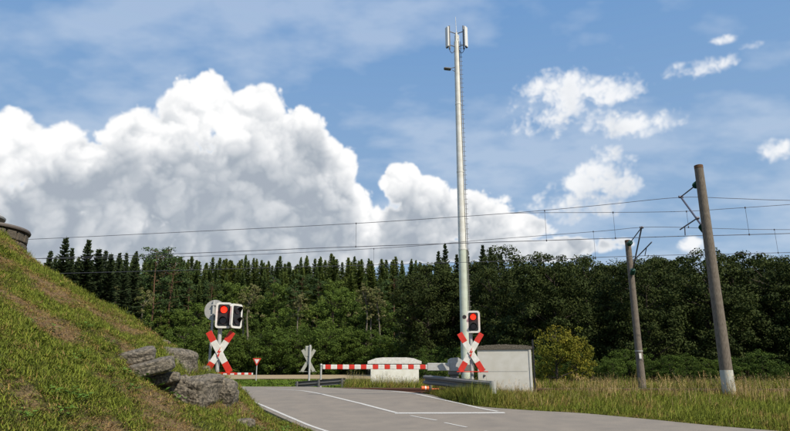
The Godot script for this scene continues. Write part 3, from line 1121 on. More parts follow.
func make_trees() -> void:
	var sp := []
	for k in 5:
		sp.append(spruce(20.0, [3.0, 3.4, 2.7, 3.2, 2.9][k], 900 + k, [Color(0.112, 0.150, 0.042), Color(0.128, 0.165, 0.044), Color(0.094, 0.132, 0.042), Color(0.145, 0.176, 0.046), Color(0.116, 0.150, 0.046)][k]))
	var big := []
	for k in 3:
		big.append(spruce(20.0, [2.7, 2.4, 2.9][k], 950 + k, Color(0.042, 0.060, 0.026), 0.02))
	var pn := [pine(20.0, 960), pine(20.0, 961)]
	var dk := []   # dark broadleaf by the railway
	for k in 5:
		dk.append(broadleaf(13.0, [4.2, 4.6, 3.9, 4.4, 4.0][k], 0.10, 175, 135, 0.215, Color(0.030, 0.042, 0.013), Color(0.052, 0.067, 0.020), 970 + k, M.bark))
	var md := []   # mid green broadleaf at the forest edge
	for k in 4:
		md.append(broadleaf(14.0, [3.8, 4.3, 3.5, 4.0][k], 0.16, 125, 85, 0.28, [Color(0.062, 0.098, 0.019), Color(0.080, 0.124, 0.022), Color(0.052, 0.084, 0.019), Color(0.098, 0.134, 0.024)][k], Color(0.090, 0.13, 0.028), 980 + k, M.bark))
	var bi := []   # thin pale trunked trees
	for k in 2:
		bi.append(broadleaf(16.0, 2.0, 0.62, 40, 60, 0.22, Color(0.12, 0.135, 0.045), Color(0.17, 0.16, 0.075), 990 + k, M.bark_pale))
	var sh := []   # dense bushes of the wood's edge
	for k in 4:
		sh.append(broadleaf(7.0, [3.6, 4.0, 3.3, 3.8][k], 0.03, 120, 85, 0.22, [Color(0.044, 0.074, 0.014), Color(0.058, 0.092, 0.017), Color(0.070, 0.104, 0.019), Color(0.036, 0.062, 0.014)][k], Color(0.070, 0.105, 0.02), 1000 + k, M.bark))
	var ybush := broadleaf(5.0, 2.5, 0.04, 90, 64, 0.16, Color(0.115, 0.125, 0.018), Color(0.17, 0.15, 0.02), 1010, M.bark)
	rng.seed = 99
	var g_sp := "spruces on the forested hill"
	# spruces on the hill, row behind row
	for row in [[44, 520, 11.0, 142, 150, 0.64, 0.82], [40, 515, 9.5, 160, 170, 0.78, 0.94], [40, 525, 8.5, 184, 196, 0.84, 1.02], [40, 520, 8.5, 208, 220, 0.92, 1.14]]:
		var px: float = row[0]
		while px < row[1]:
			var d := rng.randf_range(row[3], row[4])
			var x := col_x(px + rng.randf_range(-4, 4), d)
			var right := smoothstep(330.0, 520.0, px)
			tree_node("spruce_tree", sp[rng.randi() % 5], x, d, rng.randf_range(row[5], row[6]) * (1.0 - right * 0.06), "dark green spruce in the dense forest covering the hill", "tree", g_sp, rng.randf_range(1.05, 1.5))
			px += row[2] * rng.randf_range(0.75, 1.25)
	# mixed middle belt
	var px2 := 62.0
	while px2 < 475.0:
		var d := rng.randf_range(121, 136)
		var x := col_x(px2 + rng.randf_range(-5, 5), d)
		var k := rng.randf()
		if k < 0.30:
			tree_node("pine_tree", pn[rng.randi() % 2], x, d, rng.randf_range(0.62, 0.8), "pine with a bare reddish trunk in the forest's middle belt", "tree", "pines in the middle belt")
		elif k < 0.55:
			tree_node("spruce_tree", sp[rng.randi() % 5], x, d, rng.randf_range(0.55, 0.75), "lower spruce between broadleaf trees in front of the hill forest", "tree", "spruces in the middle belt")
		else:
			tree_node("broadleaf_tree", md[rng.randi() % 4], x, d, rng.randf_range(0.75, 1.02), "green broadleaf tree in the middle belt of the forest", "tree", "broadleaf trees in the middle belt")
		px2 += rng.randf_range(10, 17)
	for q in [[364, 104.5, 1.0], [372, 105, 0.97], [377, 104, 0.92], [240, 104.5, 0.92], [249, 104, 1.0], [299, 105, 0.9], [140, 104, 0.95], [112, 104, 0.95]]:
		tree_node("birch_tree", bi[rng.randi() % 2], col_x(q[0], q[1]), q[1], q[2], "slender tree with pale bare trunk at the forest edge", "tree", "pale trunked trees at the forest edge")
	# front belt of broadleaf trees
	px2 = 88.0
	while px2 < 470.0:
		var d := rng.randf_range(106, 115)
		tree_node("broadleaf_tree", md[rng.randi() % 4], col_x(px2, d), d, rng.randf_range(0.62, 0.95), "rounded green tree along the front edge of the forest", "tree", "front row of forest trees")
		px2 += rng.randf_range(15, 25)
	# bushes
	px2 = 95.0
	while px2 < 470.0:
		var d := rng.randf_range(97, 103)
		tree_node("shrub", sh[rng.randi() % 4], col_x(px2, d), d, rng.randf_range(0.8, 1.12), "dense leafy bush in the hedge along the stubble field", "shrub", "bushes along the field")
		px2 += rng.randf_range(10, 16)
	# tall conifers above the bank, on the left
	for q in [[-30, 103, 1.1], [-12, 99, 1.15], [4, 104, 1.08], [20, 101, 1.12], [38, 100, 1.06], [52, 98, 1.16], [66, 104, 1.05], [76, 99, 1.14], [88, 105, 1.12], [101, 101, 1.02], [117, 97, 1.06], [127, 103, 1.10], [60, 112, 1.2], [110, 112, 1.18], [95, 114, 1.16]]:
		var d: float = q[1]
		tree_node("spruce_tree", big[rng.randi() % 3], col_x(q[0], d), d, q[2] * rng.randf_range(0.86, 1.0), "tall blackish spruce rising behind the grassy bank", "tree", "tall spruces behind the bank", rng.randf_range(0.9, 1.45))
	for q in [[150, 112, 1.06], [158, 118, 1.08], [168, 114, 1.0]]:
		tree_node("pine_tree", pn[rng.randi() % 2], col_x(q[0], q[1]), q[1], q[2], "tall pine with ragged crown above the forest edge", "tree", "tall ragged pines", 1.1)
	# spruces peeping out behind the mast
	for q in [[440, 118, 1.04], [447, 121, 1.12], [470, 120, 1.06], [486, 118, 1.12], [494, 122, 1.10], [505, 119, 1.04], [520, 122, 1.02], [459, 124, 1.0]]:
		tree_node("spruce_tree", big[rng.randi() % 3], col_x(q[0], q[1]), q[1], q[2], "spruce tip showing above the dark trees near the mast", "tree", "spruces near the mast", 0.95)
	# dark wood on the right
	px2 = 428.0
	while px2 < 900.0:
		var d := rng.randf_range(74, 84)
		tree_node("broadleaf_tree", dk[rng.randi() % 5], col_x(px2, d), d, rng.randf_range(1.08, 1.24), "tall dark tree at the back of the wood behind the tracks", "tree", "back row of the dark wood")
		px2 += rng.randf_range(22, 32)
	px2 = 440.0
	while px2 < 900.0:
		var d := rng.randf_range(86, 93)
		tree_node("broadleaf_tree", dk[rng.randi() % 5], col_x(px2, d), d, rng.randf_range(1.18, 1.32), "tree crown closing the gaps deep in the dark wood", "tree", "deep row of the dark wood", 1.15)
		px2 += rng.randf_range(24, 34)
	px2 = 495.0
	while px2 < 900.0:
		var d := rng.randf_range(58, 67)
		var s := rng.randf_range(0.86, 0.98)
		if px2 > 700.0 and px2 < 790.0:
			s *= 1.05
		tree_node("broadleaf_tree", dk[rng.randi() % 5], col_x(px2, d), d, s, "dark leafy tree in the wood right behind the railway", "tree", "front row of the dark wood")
		px2 += rng.randf_range(28, 38)
	px2 = 425.0
	while px2 < 880.0:
		var d := rng.randf_range(50, 56)
		tree_node("shrub", sh[rng.randi() % 4], col_x(px2, d), d, rng.randf_range(0.22, 0.42), "low bush at the foot of the dark wood", "shrub", "low bushes below the dark wood", 1.2)
		px2 += rng.randf_range(14, 26)
	# thickets closing the view under the crowns
	px2 = 420.0
	while px2 < 930.0:
		var d := rng.randf_range(92, 100)
		tree_node("shrub", sh[rng.randi() % 4], col_x(px2, d), d, rng.randf_range(0.9, 1.3), "dark thicket filling the gaps deep inside the wood", "shrub", "thickets inside the wood", 1.3)
		px2 += rng.randf_range(22, 30)
	px2 = 430.0
	while px2 < 900.0:
		var d := rng.randf_range(68, 72)
		tree_node("shrub", sh[[0, 3][rng.randi() % 2]], col_x(px2, d), d, rng.randf_range(0.4, 0.6), "shady bush between the trunks of the dark wood", "shrub", "bushes between the trunks", 1.4)
		px2 += rng.randf_range(26, 36)
	tree_node("shrub", ybush, col_x(553, 46), 46, 0.86, "yellowish green bush standing beside the white hut", "shrub", "")
	tree_node("shrub", ybush, col_x(573, 48), 48, 0.72, "smaller yellow green bush left of the rear catenary pole", "shrub", "")

# ---------------------------------------------------------------- crossing equipment
func rounded(w: float, h: float, r: float, n := 5) -> PackedVector2Array:
	var p := PackedVector2Array()
	for k in 4:
		var cx := (w / 2 - r) * (1 if k == 0 or k == 3 else -1)
		var cy := (h / 2 - r) * (1 if k < 2 else -1)
		for i in n + 1:
			var a := PI / 2 * (k + float(i) / n)
			p.append(Vector2(cx + cos(a) * r, cy + sin(a) * r))
	return p

# signal head: faces +z of the parent; o = centre
func signal_head(parent: Node3D, o: Vector3, w: float, h: float, yaw: float, lit: bool) -> void:
	var hd := MB.new()
	var bs := Basis(Vector3.UP, yaw)
	hd.prism(rounded(w - 0.05, h - 0.05, 0.06), 0.05, Transform3D(bs, o))
	var head := part(hd, "signal_head", M.black, parent)
	var fr := MB.new()
	var outer := rounded(w, h, 0.085)
	var inner := rounded(w - 0.115, h - 0.115, 0.05)
	var zf := 0.032
	for i in outer.size():
		var j := (i + 1) % outer.size()
		var k := [outer[i], outer[j], inner[j], inner[i]]
		var f := []
		var b := []
		for q in k:
			f.append(o + bs * Vector3(q.x, q.y, zf))
			b.append(o + bs * Vector3(q.x, q.y, -zf))
		fr.quad(f[0], f[1], f[2], f[3], bs.z)
		fr.quad(b[0], b[1], b[2], b[3], -bs.z)
		var mid: Vector2 = outer[i] + outer[j]
		fr.quad(f[0], f[1], b[1], b[0], (bs * Vector3(mid.x, mid.y, 0)).normalized())
		fr.quad(f[2], f[3], b[3], b[2], -(bs * Vector3(mid.x, mid.y, 0)).normalized())
	part(fr, "white_border", M.white, head)
	var bk := MB.new()
	bk.box(o + bs * Vector3(0, 0, -0.11), Vector3(w * 0.62, h * 0.84, 0.16), 0.02, bs)
	part(bk, "housing", M.black, head)
	for k in 2:
		var y := h * (0.215 if k == 0 else -0.215)
		var r := w * 0.215
		var lm := MB.new()
		var c := o + bs * Vector3(0, y, 0.027)
		lm.tube(c, c + bs.z * 0.02, r, r * 0.94, 20)
		var mat: Material = M.lamp if (lit and k == 0) else M.lens
		part(lm, "red_lamp" if k == 0 else "lower_lens", mat, head)
		var hd2 := MB.new()
		for i in 16:
			var a0 := lerpf(-0.22, PI + 0.22, i / 16.0)
			var a1 := lerpf(-0.22, PI + 0.22, (i + 1) / 16.0)
			var reach := func(a: float) -> float: return 0.06 + 0.11 * maxf(0.0, sin(a))
			for ri in [r * 1.16, r * 1.24]:
				var p0 := c + bs * Vector3(cos(a0) * ri, sin(a0) * ri, 0)
				var p1 := c + bs * Vector3(cos(a1) * ri, sin(a1) * ri, 0)
				var nn := bs * Vector3(cos(a0), sin(a0), 0) * (1.0 if ri > r * 1.2 else -1.0)
				hd2.quad(p0, p1, p1 + bs.z * reach.call(a1), p0 + bs.z * reach.call(a0), nn)
			var e0 := c + bs * Vector3(cos(a0) * r * 1.16, sin(a0) * r * 1.16, reach.call(a0))
			var e1 := c + bs * Vector3(cos(a1) * r * 1.16, sin(a1) * r * 1.16, reach.call(a1))
			hd2.quad(e0, e1, e1 + bs * Vector3(cos(a1), sin(a1), 0) * r * 0.08, e0 + bs * Vector3(cos(a0), sin(a0), 0) * r * 0.08, bs.z)
		part(hd2, "visor", M.black, head)
	if lit:
		var li := OmniLight3D.new()
		li.name = "lamp_light"
		li.light_color = Color(1.0, 0.12, 0.05)
		li.light_energy = 0.03
		li.light_size = w * 0.2
		li.omni_range = 12.0
		li.omni_attenuation = 2.0
		li.shadow_enabled = true
		parent.add_child(li)
		li.position = o + bs * Vector3(0, h * 0.215, 0.16)

# St Andrew's cross facing +z; o = centre
func saltire(parent: Node3D, o: Vector3, len_: float, w: float, tilt: float, yaw: float, front := true) -> void:
	var root := Node3D.new()
	root.name = "saltire"
	root.position = o
	root.rotation.y = yaw
	parent.add_child(root, true)
	for s in [1.0, -1.0]:
		var z: float = 0.014 * s
		var rot := Basis(Vector3.BACK, tilt * s)
		var wm := MB.new()
		var e := len_ * 0.235
		wm.box(rot * Vector3(0, 0, 0) + Vector3(0, 0, z), Vector3(w, len_ - 2 * e, 0.02), 0.004, rot)
		part(wm, "white_arm", M.white if front else M.far_white, root)
		for t in [1.0, -1.0]:
			var rm := MB.new()
			rm.box(rot * Vector3(0, t * (len_ - e) / 2, 0) + Vector3(0, 0, z), Vector3(w, e, 0.022), 0.004, rot)
			part(rm, "red_end", M.red if front else M.far_white, root)
	if front:
		var bolt := MB.new()
		var k := len_ * 0.105
		bolt.prism(PackedVector2Array([Vector2(0.35, 1.1), Vector2(-0.42, -0.12), Vector2(0.02, -0.05), Vector2(-0.22, -0.62), Vector2(-0.42, -0.5), Vector2(-0.1, -1.15), Vector2(0.18, -0.42), Vector2(-0.02, -0.52), Vector2(0.42, 0.22), Vector2(0.0, 0.16)]), 0.008, Transform3D(Basis.from_scale(Vector3(k, k, 1)), Vector3(0, 0, 0.032)))
		part(bolt, "lightning_bolt", M.red, root)
	var bar := MB.new()
	bar.box(Vector3(0.02, -len_ * 0.44, 0.03), Vector3(len_ * 0.72, 0.03, 0.05), 0.006)
	part(bar, "red_bar", M.red if front else M.far_white, root)

func boom_segments(parent: Node3D, a: Vector3, b: Vector3, h: float, red: float, white: float, tip: float) -> void:
	var ax := (b - a).normalized()
	var bs := Basis(ax, Vector3.UP, ax.cross(Vector3.UP))
	var boom := Node3D.new()
	boom.name = "boom"
	parent.add_child(boom)
	var t := 0.0
	var on := false
	var first := true
	var total := a.distance_to(b)
	while t < total - 0.01:
		var l: float = tip if first else (red if on else white)
		l = minf(l, total - t)
		var s := MB.new()
		s.box(a + ax * (t + l / 2), Vector3(l, h, 0.055), 0.012, bs)
		part(s, "red_band" if on else "white_band", M.red if on else M.white, boom)
		t += l
		on = not on
		first = false

func w_beam() -> PackedVector2Array:
	var f := [Vector2(0.0, -0.155), Vector2(0.0, -0.145), Vector2(-0.075, -0.115), Vector2(-0.075, -0.055), Vector2(0.0, -0.02), Vector2(0.0, 0.02), Vector2(-0.075, 0.055), Vector2(-0.075, 0.115), Vector2(0.0, 0.145), Vector2(0.0, 0.155)]
	var p := PackedVector2Array(f)
	for i in range(f.size() - 1, -1, -1):
		p.append(f[i] + Vector2(0.008, 0))
	return p

func guardrail(label: String, pts: Array, posts: Array, drop: float, end_plate: int) -> void:
	var o := base("guardrail", Vector3(pts[0].x, height(pts[0].x, -pts[0].z), pts[0].z), label, "guardrail", "guardrails at the crossing")
	var rel := []
	for p in pts:
		rel.append(p - o.position)
	var bm := MB.new()
	bm.sweep(rel, w_beam())
	part(bm, "beam", M.galv_dark, o)
	for t in posts:
		var k := clampi(int(t * (rel.size() - 1)), 0, rel.size() - 2)
		var q: Vector3 = rel[k].lerp(rel[k + 1], t * (rel.size() - 1) - k)
		var dir: Vector3 = (rel[k + 1] - rel[k]).normalized()
		var sd := dir.cross(Vector3.UP).normalized()
		var pm := MB.new()
		var bs := Basis(dir, Vector3.UP, sd)
		pm.box(q + sd * 0.07 + Vector3(0, -drop / 2 + 0.03, 0), Vector3(0.10, drop + 0.26, 0.055), 0.008, bs)
		part(pm, "post", M.galv_dark, o)
	if end_plate >= 0:
		var q: Vector3 = rel[end_plate]
		var nx: Vector3 = rel[end_plate - 1] if end_plate > 0 else rel[1]
		var dir := (q - nx).normalized()
		var sd := dir.cross(Vector3.UP).normalized()
		var em := MB.new()
		# rounded nose of the rail
		var n := 8
		for i in n:
			for ri in [0.085, 0.078]:
				var a0 := -PI / 2 + PI * i / n
				var a1 := -PI / 2 + PI * (i + 1) / n
				var p0: Vector3 = q + dir * (cos(a0) * ri * 1.6) + sd * sin(a0) * ri
				var p1: Vector3 = q + dir * (cos(a1) * ri * 1.6) + sd * sin(a1) * ri
				var nn := (dir * cos((a0 + a1) / 2) + sd * sin((a0 + a1) / 2)) * (1.0 if ri > 0.08 else -1.0)
				em.quad(p0 + Vector3(0, -0.165, 0), p1 + Vector3(0, -0.165, 0), p1 + Vector3(0, 0.165, 0), p0 + Vector3(0, 0.165, 0), nn)
		part(em, "end_nose", M.galv, o)

func make_crossing() -> void:
	# right-hand signal
	var y := height(2.38, 19.2)
	var s := base("crossing_signal", V(2.38, y, 19.2), "crossing signal with lit red lamp and red-white cross before the white hut", "signal", "level crossing signals")
	var pm := MB.new()
	pm.tube(Vector3(0, -0.3, 0), Vector3(0, 3.45 - y, 0), 0.055, 0.055, 14)
	part(pm, "post", M.galv, s)
	saltire(s, Vector3(-0.02, 2.225 - y, 0.09), 1.34, 0.178, deg_to_rad(31), 0.0)
	signal_head(s, Vector3(0.075, 3.15 - y, 0.14), 0.42, 0.685, deg_to_rad(-6), true)
	var sl := MB.new()
	sl.tube(Vector3(-0.20, 3.30 - y, 0.02), Vector3(-0.20, 3.30 - y, 0.14), 0.055, 0.065, 14)
	sl.tube(Vector3(-0.20, 3.30 - y, 0.04), Vector3(0, 3.30 - y, 0.0), 0.018, 0.018, 8)
	part(sl, "side_hood", M.black, s)
	# left-hand signal with two heads
	y = height(-5.25, 18.3)
	s = base("crossing_signal", V(-5.25, y, 18.3), "crossing signal with two lamp heads and red-white cross behind the rocks", "signal", "level crossing signals")
	pm = MB.new()
	pm.tube(Vector3(0, -0.3, 0), Vector3(0.0, 3.5 - y, 0), 0.06, 0.06, 14)
	pm.tube(Vector3(0, 3.25 - y, -0.02), Vector3(0.42, 3.25 - y, 0.0), 0.025, 0.025, 8)
	part(pm, "post", M.galv, s)
	saltire(s, Vector3(0.05, 2.20 - y, 0.10), 1.36, 0.185, deg_to_rad(31), deg_to_rad(4))
	signal_head(s, Vector3(0.115, 3.27 - y, 0.14), 0.46, 0.76, deg_to_rad(8), true)
	signal_head(s, Vector3(0.48, 3.25 - y, 0.10), 0.46, 0.72, deg_to_rad(62), false)
	# round sign seen from behind
	y = height(-5.53, 18.4)
	s = base("traffic_sign", V(-5.53, y, 18.4), "round traffic sign seen from behind on a thin grey post", "sign")
	pm = MB.new()
	pm.tube(Vector3(0, -0.3, 0), Vector3(0.0, 3.74 - y, 0), 0.036, 0.036, 12)
	part(pm, "post", M.galv, s)
	var dm := MB.new()
	dm.tube(Vector3(0.03, 3.45 - y, -0.05), Vector3(0.03, 3.45 - y, -0.062), 0.315, 0.315, 40)
	var disc := part(dm, "disc", M.sign_back, s)
	for yy in [-0.15, 0.15]:
		var bm := MB.new()
		bm.box(Vector3(0.0, 3.45 - y + yy, -0.004), Vector3(0.13, 0.035, 0.084), 0.005)
		part(bm, "bracket", M.galv, disc)
	# barrier
	y = height(1.9, 19.8)
	s = base("barrier", V(1.9, y, 19.8), "lowered red and white half barrier with grey drive box by the mast", "barrier", "level crossing barriers")
	boom_segments(s, Vector3(-4.21, 1.783 - y, 0), Vector3(-0.85, 1.783 - y, 0), 0.145, 0.175, 0.2035, 0.08)
	var am := MB.new()
	am.box(Vector3(-0.52, 1.785 - y, 0.0), Vector3(0.70, 0.24, 0.10), 0.015)
	part(am, "boom_holder", M.galv, s)
	var hm := MB.new()
	hm.prism(PackedVector2Array([Vector2(-0.26, 0.0), Vector2(0.24, 0.0), Vector2(0.24, 0.30), Vector2(0.05, 0.42), Vector2(-0.15, 0.40), Vector2(-0.26, 0.34)]), 0.36, Transform3D(Basis.IDENTITY, Vector3(0.08, 1.665 - y, -0.24)))
	part(hm, "drive_box", M.galv, s)
	var fm := MB.new()
	fm.box(Vector3(0.04, 1.60 - y, -0.24), Vector3(0.42, 0.12, 0.34), 0.01)
	fm.box(Vector3(0.02, (1.54 - y) / 2 - 0.1, -0.24), Vector3(0.26, 1.54 - y + 0.2, 0.26), 0.015)
	part(fm, "pedestal", M.galv_dark, s)
	var cw := MB.new()
	cw.box(Vector3(0.46, 1.76 - y, 0.0), Vector3(0.34, 0.2, 0.08), 0.015)
	part(cw, "counterweight", M.galv_dark, s)
	# slim post behind the short guardrail
	y = height(-4.0, 33.6)
	s = base("marker_post", V(-4.02, y, 33.7), "slim grey post with rounded top behind the barrier tip", "post")
	pm = MB.new()
	pm.tube(Vector3(0, -0.2, 0), Vector3(0, 1.98 - y, 0), 0.05, 0.05, 12)
	part(pm, "pipe", M.galv, s)
	var fk := MB.new()
	fk.lathe(Vector3(0, 1.98 - y, 0), [[0.062, -0.02], [0.075, 0.03], [0.055, 0.09], [0.0, 0.11]], 14)
	part(fk, "cap", M.galv, s)
	# barrier of the other direction, beyond the tracks
	y = height(-10.6, 33.0)
	s = base("barrier", V(-10.7, y, 33.0), "distant red and white barrier boom seen beyond the left-hand cross", "barrier", "level crossing barriers")
	boom_segments(s, Vector3(3.15, 1.55 - y, 0), Vector3(0.3, 1.56 - y, 0), 0.11, 0.175, 0.2, 0.08)
	hm = MB.new()
	hm.box(Vector3(0, 0.45, -0.1), Vector3(0.5, 1.3, 0.4), 0.03)
	part(hm, "drive_box", M.galv, s)
	# cross seen from behind on the far side
	y = height(-4.62, 33.0)
	s = base("crossing_signal", V(-4.60, y, 33.0), "far crossing cross seen from behind with a pale signal box on top", "signal", "level crossing signals", deg_to_rad(176))
	pm = MB.new()
	pm.tube(Vector3(-0.05, -0.3, -0.03), Vector3(-0.05, 3.06 - y, -0.03), 0.055, 0.055, 12)
	part(pm, "post", M.galv, s)
	saltire(s, Vector3(0.05, 2.24 - y, 0.06), 1.3, 0.17, deg_to_rad(30), 0.0, false)
	var bx := MB.new()
	bx.box(Vector3(0.07, 2.72 - y, 0.10), Vector3(0.33, 0.56, 0.16), 0.03)
	part(bx, "signal_box", M.far_white, s)
	# give-way sign
	y = height(-13.4, 60.0)
	s = base("give_way_sign", V(-13.4, y, 60.0), "small red and white triangular give-way sign before the field", "sign")
	pm = MB.new()
	pm.tube(Vector3(0, -0.2, 0), Vector3(0, 2.95 - y, 0), 0.05, 0.05, 8)
	part(pm, "post", M.galv, s)
	var tri := PackedVector2Array([Vector2(-0.42, 0.36), Vector2(0.42, 0.36), Vector2(0.0, -0.37)])
	var tm := MB.new()
	tm.prism(tri, 0.03, Transform3D(Basis.IDENTITY, Vector3(0, 2.62 - y, 0.07)))
	var plate := part(tm, "red_border", M.red, s)
	var ti := MB.new()
	ti.prism(PackedVector2Array([Vector2(-0.25, 0.26), Vector2(0.25, 0.26), Vector2(0.0, -0.18)]), 0.012, Transform3D(Basis.IDENTITY, Vector3(0, 2.62 - y, 0.094)))
	part(ti, "white_field", M.white, plate)
	# guardrails
	guardrail("weathered guardrail running up the right road edge past the barrier", [V(2.66, 1.225, 17.05), V(2.1, 1.27, 18.5), V(1.52, 1.34, 20.0), V(1.02, 1.375, 21.2)], [0.03, 0.3, 0.62, 0.93], 0.5, 0)
	guardrail("short guardrail beyond the crossing below the far cross", [V(-5.3, 0.99, 33.0), V(-3.9, 1.1, 32.2), V(-2.53, 1.21, 31.5)], [0.06, 0.5, 0.96], 0.45, -1)
	guardrail("low end of a guardrail sticking out beside the big rock", [V(-6.5, 1.3, 21.4), V(-5.3, 1.2, 19.6), V(-4.42, 1.06, 18.0)], [0.05, 0.5, 0.9], 0.5, 2)
	# hut
	y = height(3.6, 20.2)
	s = base("relay_hut", V(3.66, y, 20.55), "white railway relay hut with flat curved grey roof beside the cross", "hut", "", deg_to_rad(-13))
	var top := 2.37 - y
	hm = MB.new()
	hm.box(Vector3(0, top * 0.5 - 0.1, 0), Vector3(1.72, top + 0.2, 1.2), 0.012)
	part(hm, "wall", M.hut, s)
	var pl := MB.new()
	pl.box(Vector3(0, 0.72, 0.603), Vector3(1.46, 0.008, 0.004))
	part(pl, "joint", M.galv, s)
	var cp := MB.new()
	cp.box(Vector3(0.83, top * 0.5 - 0.1, 0.606), Vector3(0.07, top + 0.19, 0.03), 0.006)
	part(cp, "corner_strip", M.hut, s)
	var rf := MB.new()
	var rp := PackedVector2Array()
	for i in 13:
		var u := lerpf(-1.0, 1.0, i / 12.0)
		rp.append(Vector2(u * 0.93, 0.125 - 0.07 * u * u))
	rp.append(Vector2(0.93, -0.03))
	rp.append(Vector2(-0.93, -0.03))
	rf.prism(rp, 1.27, Transform3D(Basis.IDENTITY, Vector3(-0.02, top, 0)))
	var roof := part(rf, "roof", M.slate, s)
	var mo := MB.new()
	var r2 := RandomNumberGenerator.new()
	r2.seed = 4
	for i in 45:
		var u := r2.randf_range(-0.9, 0.9)
		mo.box(Vector3(u - 0.02, top + 0.128 - 0.07 * u * u, r2.randf_range(-0.6, 0.62)), Vector3(r2.randf_range(0.02, 0.07), r2.randf_range(0.008, 0.02), r2.randf_range(0.02, 0.06)), 0.005, Basis(Vector3.UP, r2.randf() * 3.0))
	var mos := part(mo, "moss", M.slate, roof)
	mos.set_meta("kind", "stuff")
	for q in [[0.78], [0.58]]:
		var hg := MB.new()
		hg.box(Vector3(-0.66, q[0] + 0.0, 0.612), Vector3(0.022, 0.09, 0.024), 0.004)
		hg.box(Vector3(-0.63, q[0] + 0.01, 0.612), Vector3(0.06, 0.02, 0.018), 0.004)
		part(hg, "hinge", M.black, s)
	var dp := MB.new()
	dp.tube(Vector3(0.93, -0.1, 0.45), Vector3(0.93, top + 0.28, 0.45), 0.03, 0.03, 10)
	dp.tube(Vector3(0.93, top + 0.0, 0.45), Vector3(0.93, top + 0.05, 0.45), 0.045, 0.045, 10)
	dp.tube(Vector3(0.93, top - 0.45, 0.45), Vector3(0.93, top - 0.40, 0.45), 0.045, 0.045, 10)
	part(dp, "pipe", M.black, s)
	# cabinet
	y = height(0.0, 31.5)
	s = base("cabinet", V(-0.02, y, 31.75), "white concrete cabinet with overhanging white lid behind the tall grass", "cabinet")
	top = 2.03 - y
	hm = MB.new()
	hm.box(Vector3(0, top / 2 - 0.1, 0), Vector3(2.42, top + 0.2, 1.4), 0.02)
	part(hm, "wall", M.kiosk, s)
	rf = MB.new()
	rf.prism(PackedVector2Array([Vector2(-1.35, 0.0), Vector2(1.35, 0.0), Vector2(1.35, 0.13), Vector2(0.95, 0.27), Vector2(0.6, 0.31), Vector2(-0.6, 0.31), Vector2(-0.95, 0.27), Vector2(-1.35, 0.13)]), 1.62, Transform3D(Basis.IDENTITY, Vector3(0, top + 0.01, 0)))
	part(rf, "lid", M.white, s)
	# orange conduit ends behind the guardrail
	s = base("cable_conduit", V(1.05, height(1.1, 21.6), 21.75), "orange plastic conduit lying in the grass beneath the guardrail", "pipe")
	pm = MB.new()
	pm.tube(Vector3(-0.14, 0.14, 0.1), Vector3(0.12, 0.13, 0.05), 0.075, 0.075, 14)
	pm.tube(Vector3(0.2, 0.10, 0.0), Vector3(0.48, 0.10, -0.1), 0.035, 0.035, 12)
	part(pm, "pipe", M.orange, s)
	var wr := MB.new()
	wr.tube(Vector3(-0.02, 0.136, 0.077), Vector3(0.02, 0.134, 0.069), 0.08, 0.08, 14)
	part(wr, "white_collar", M.white, s)

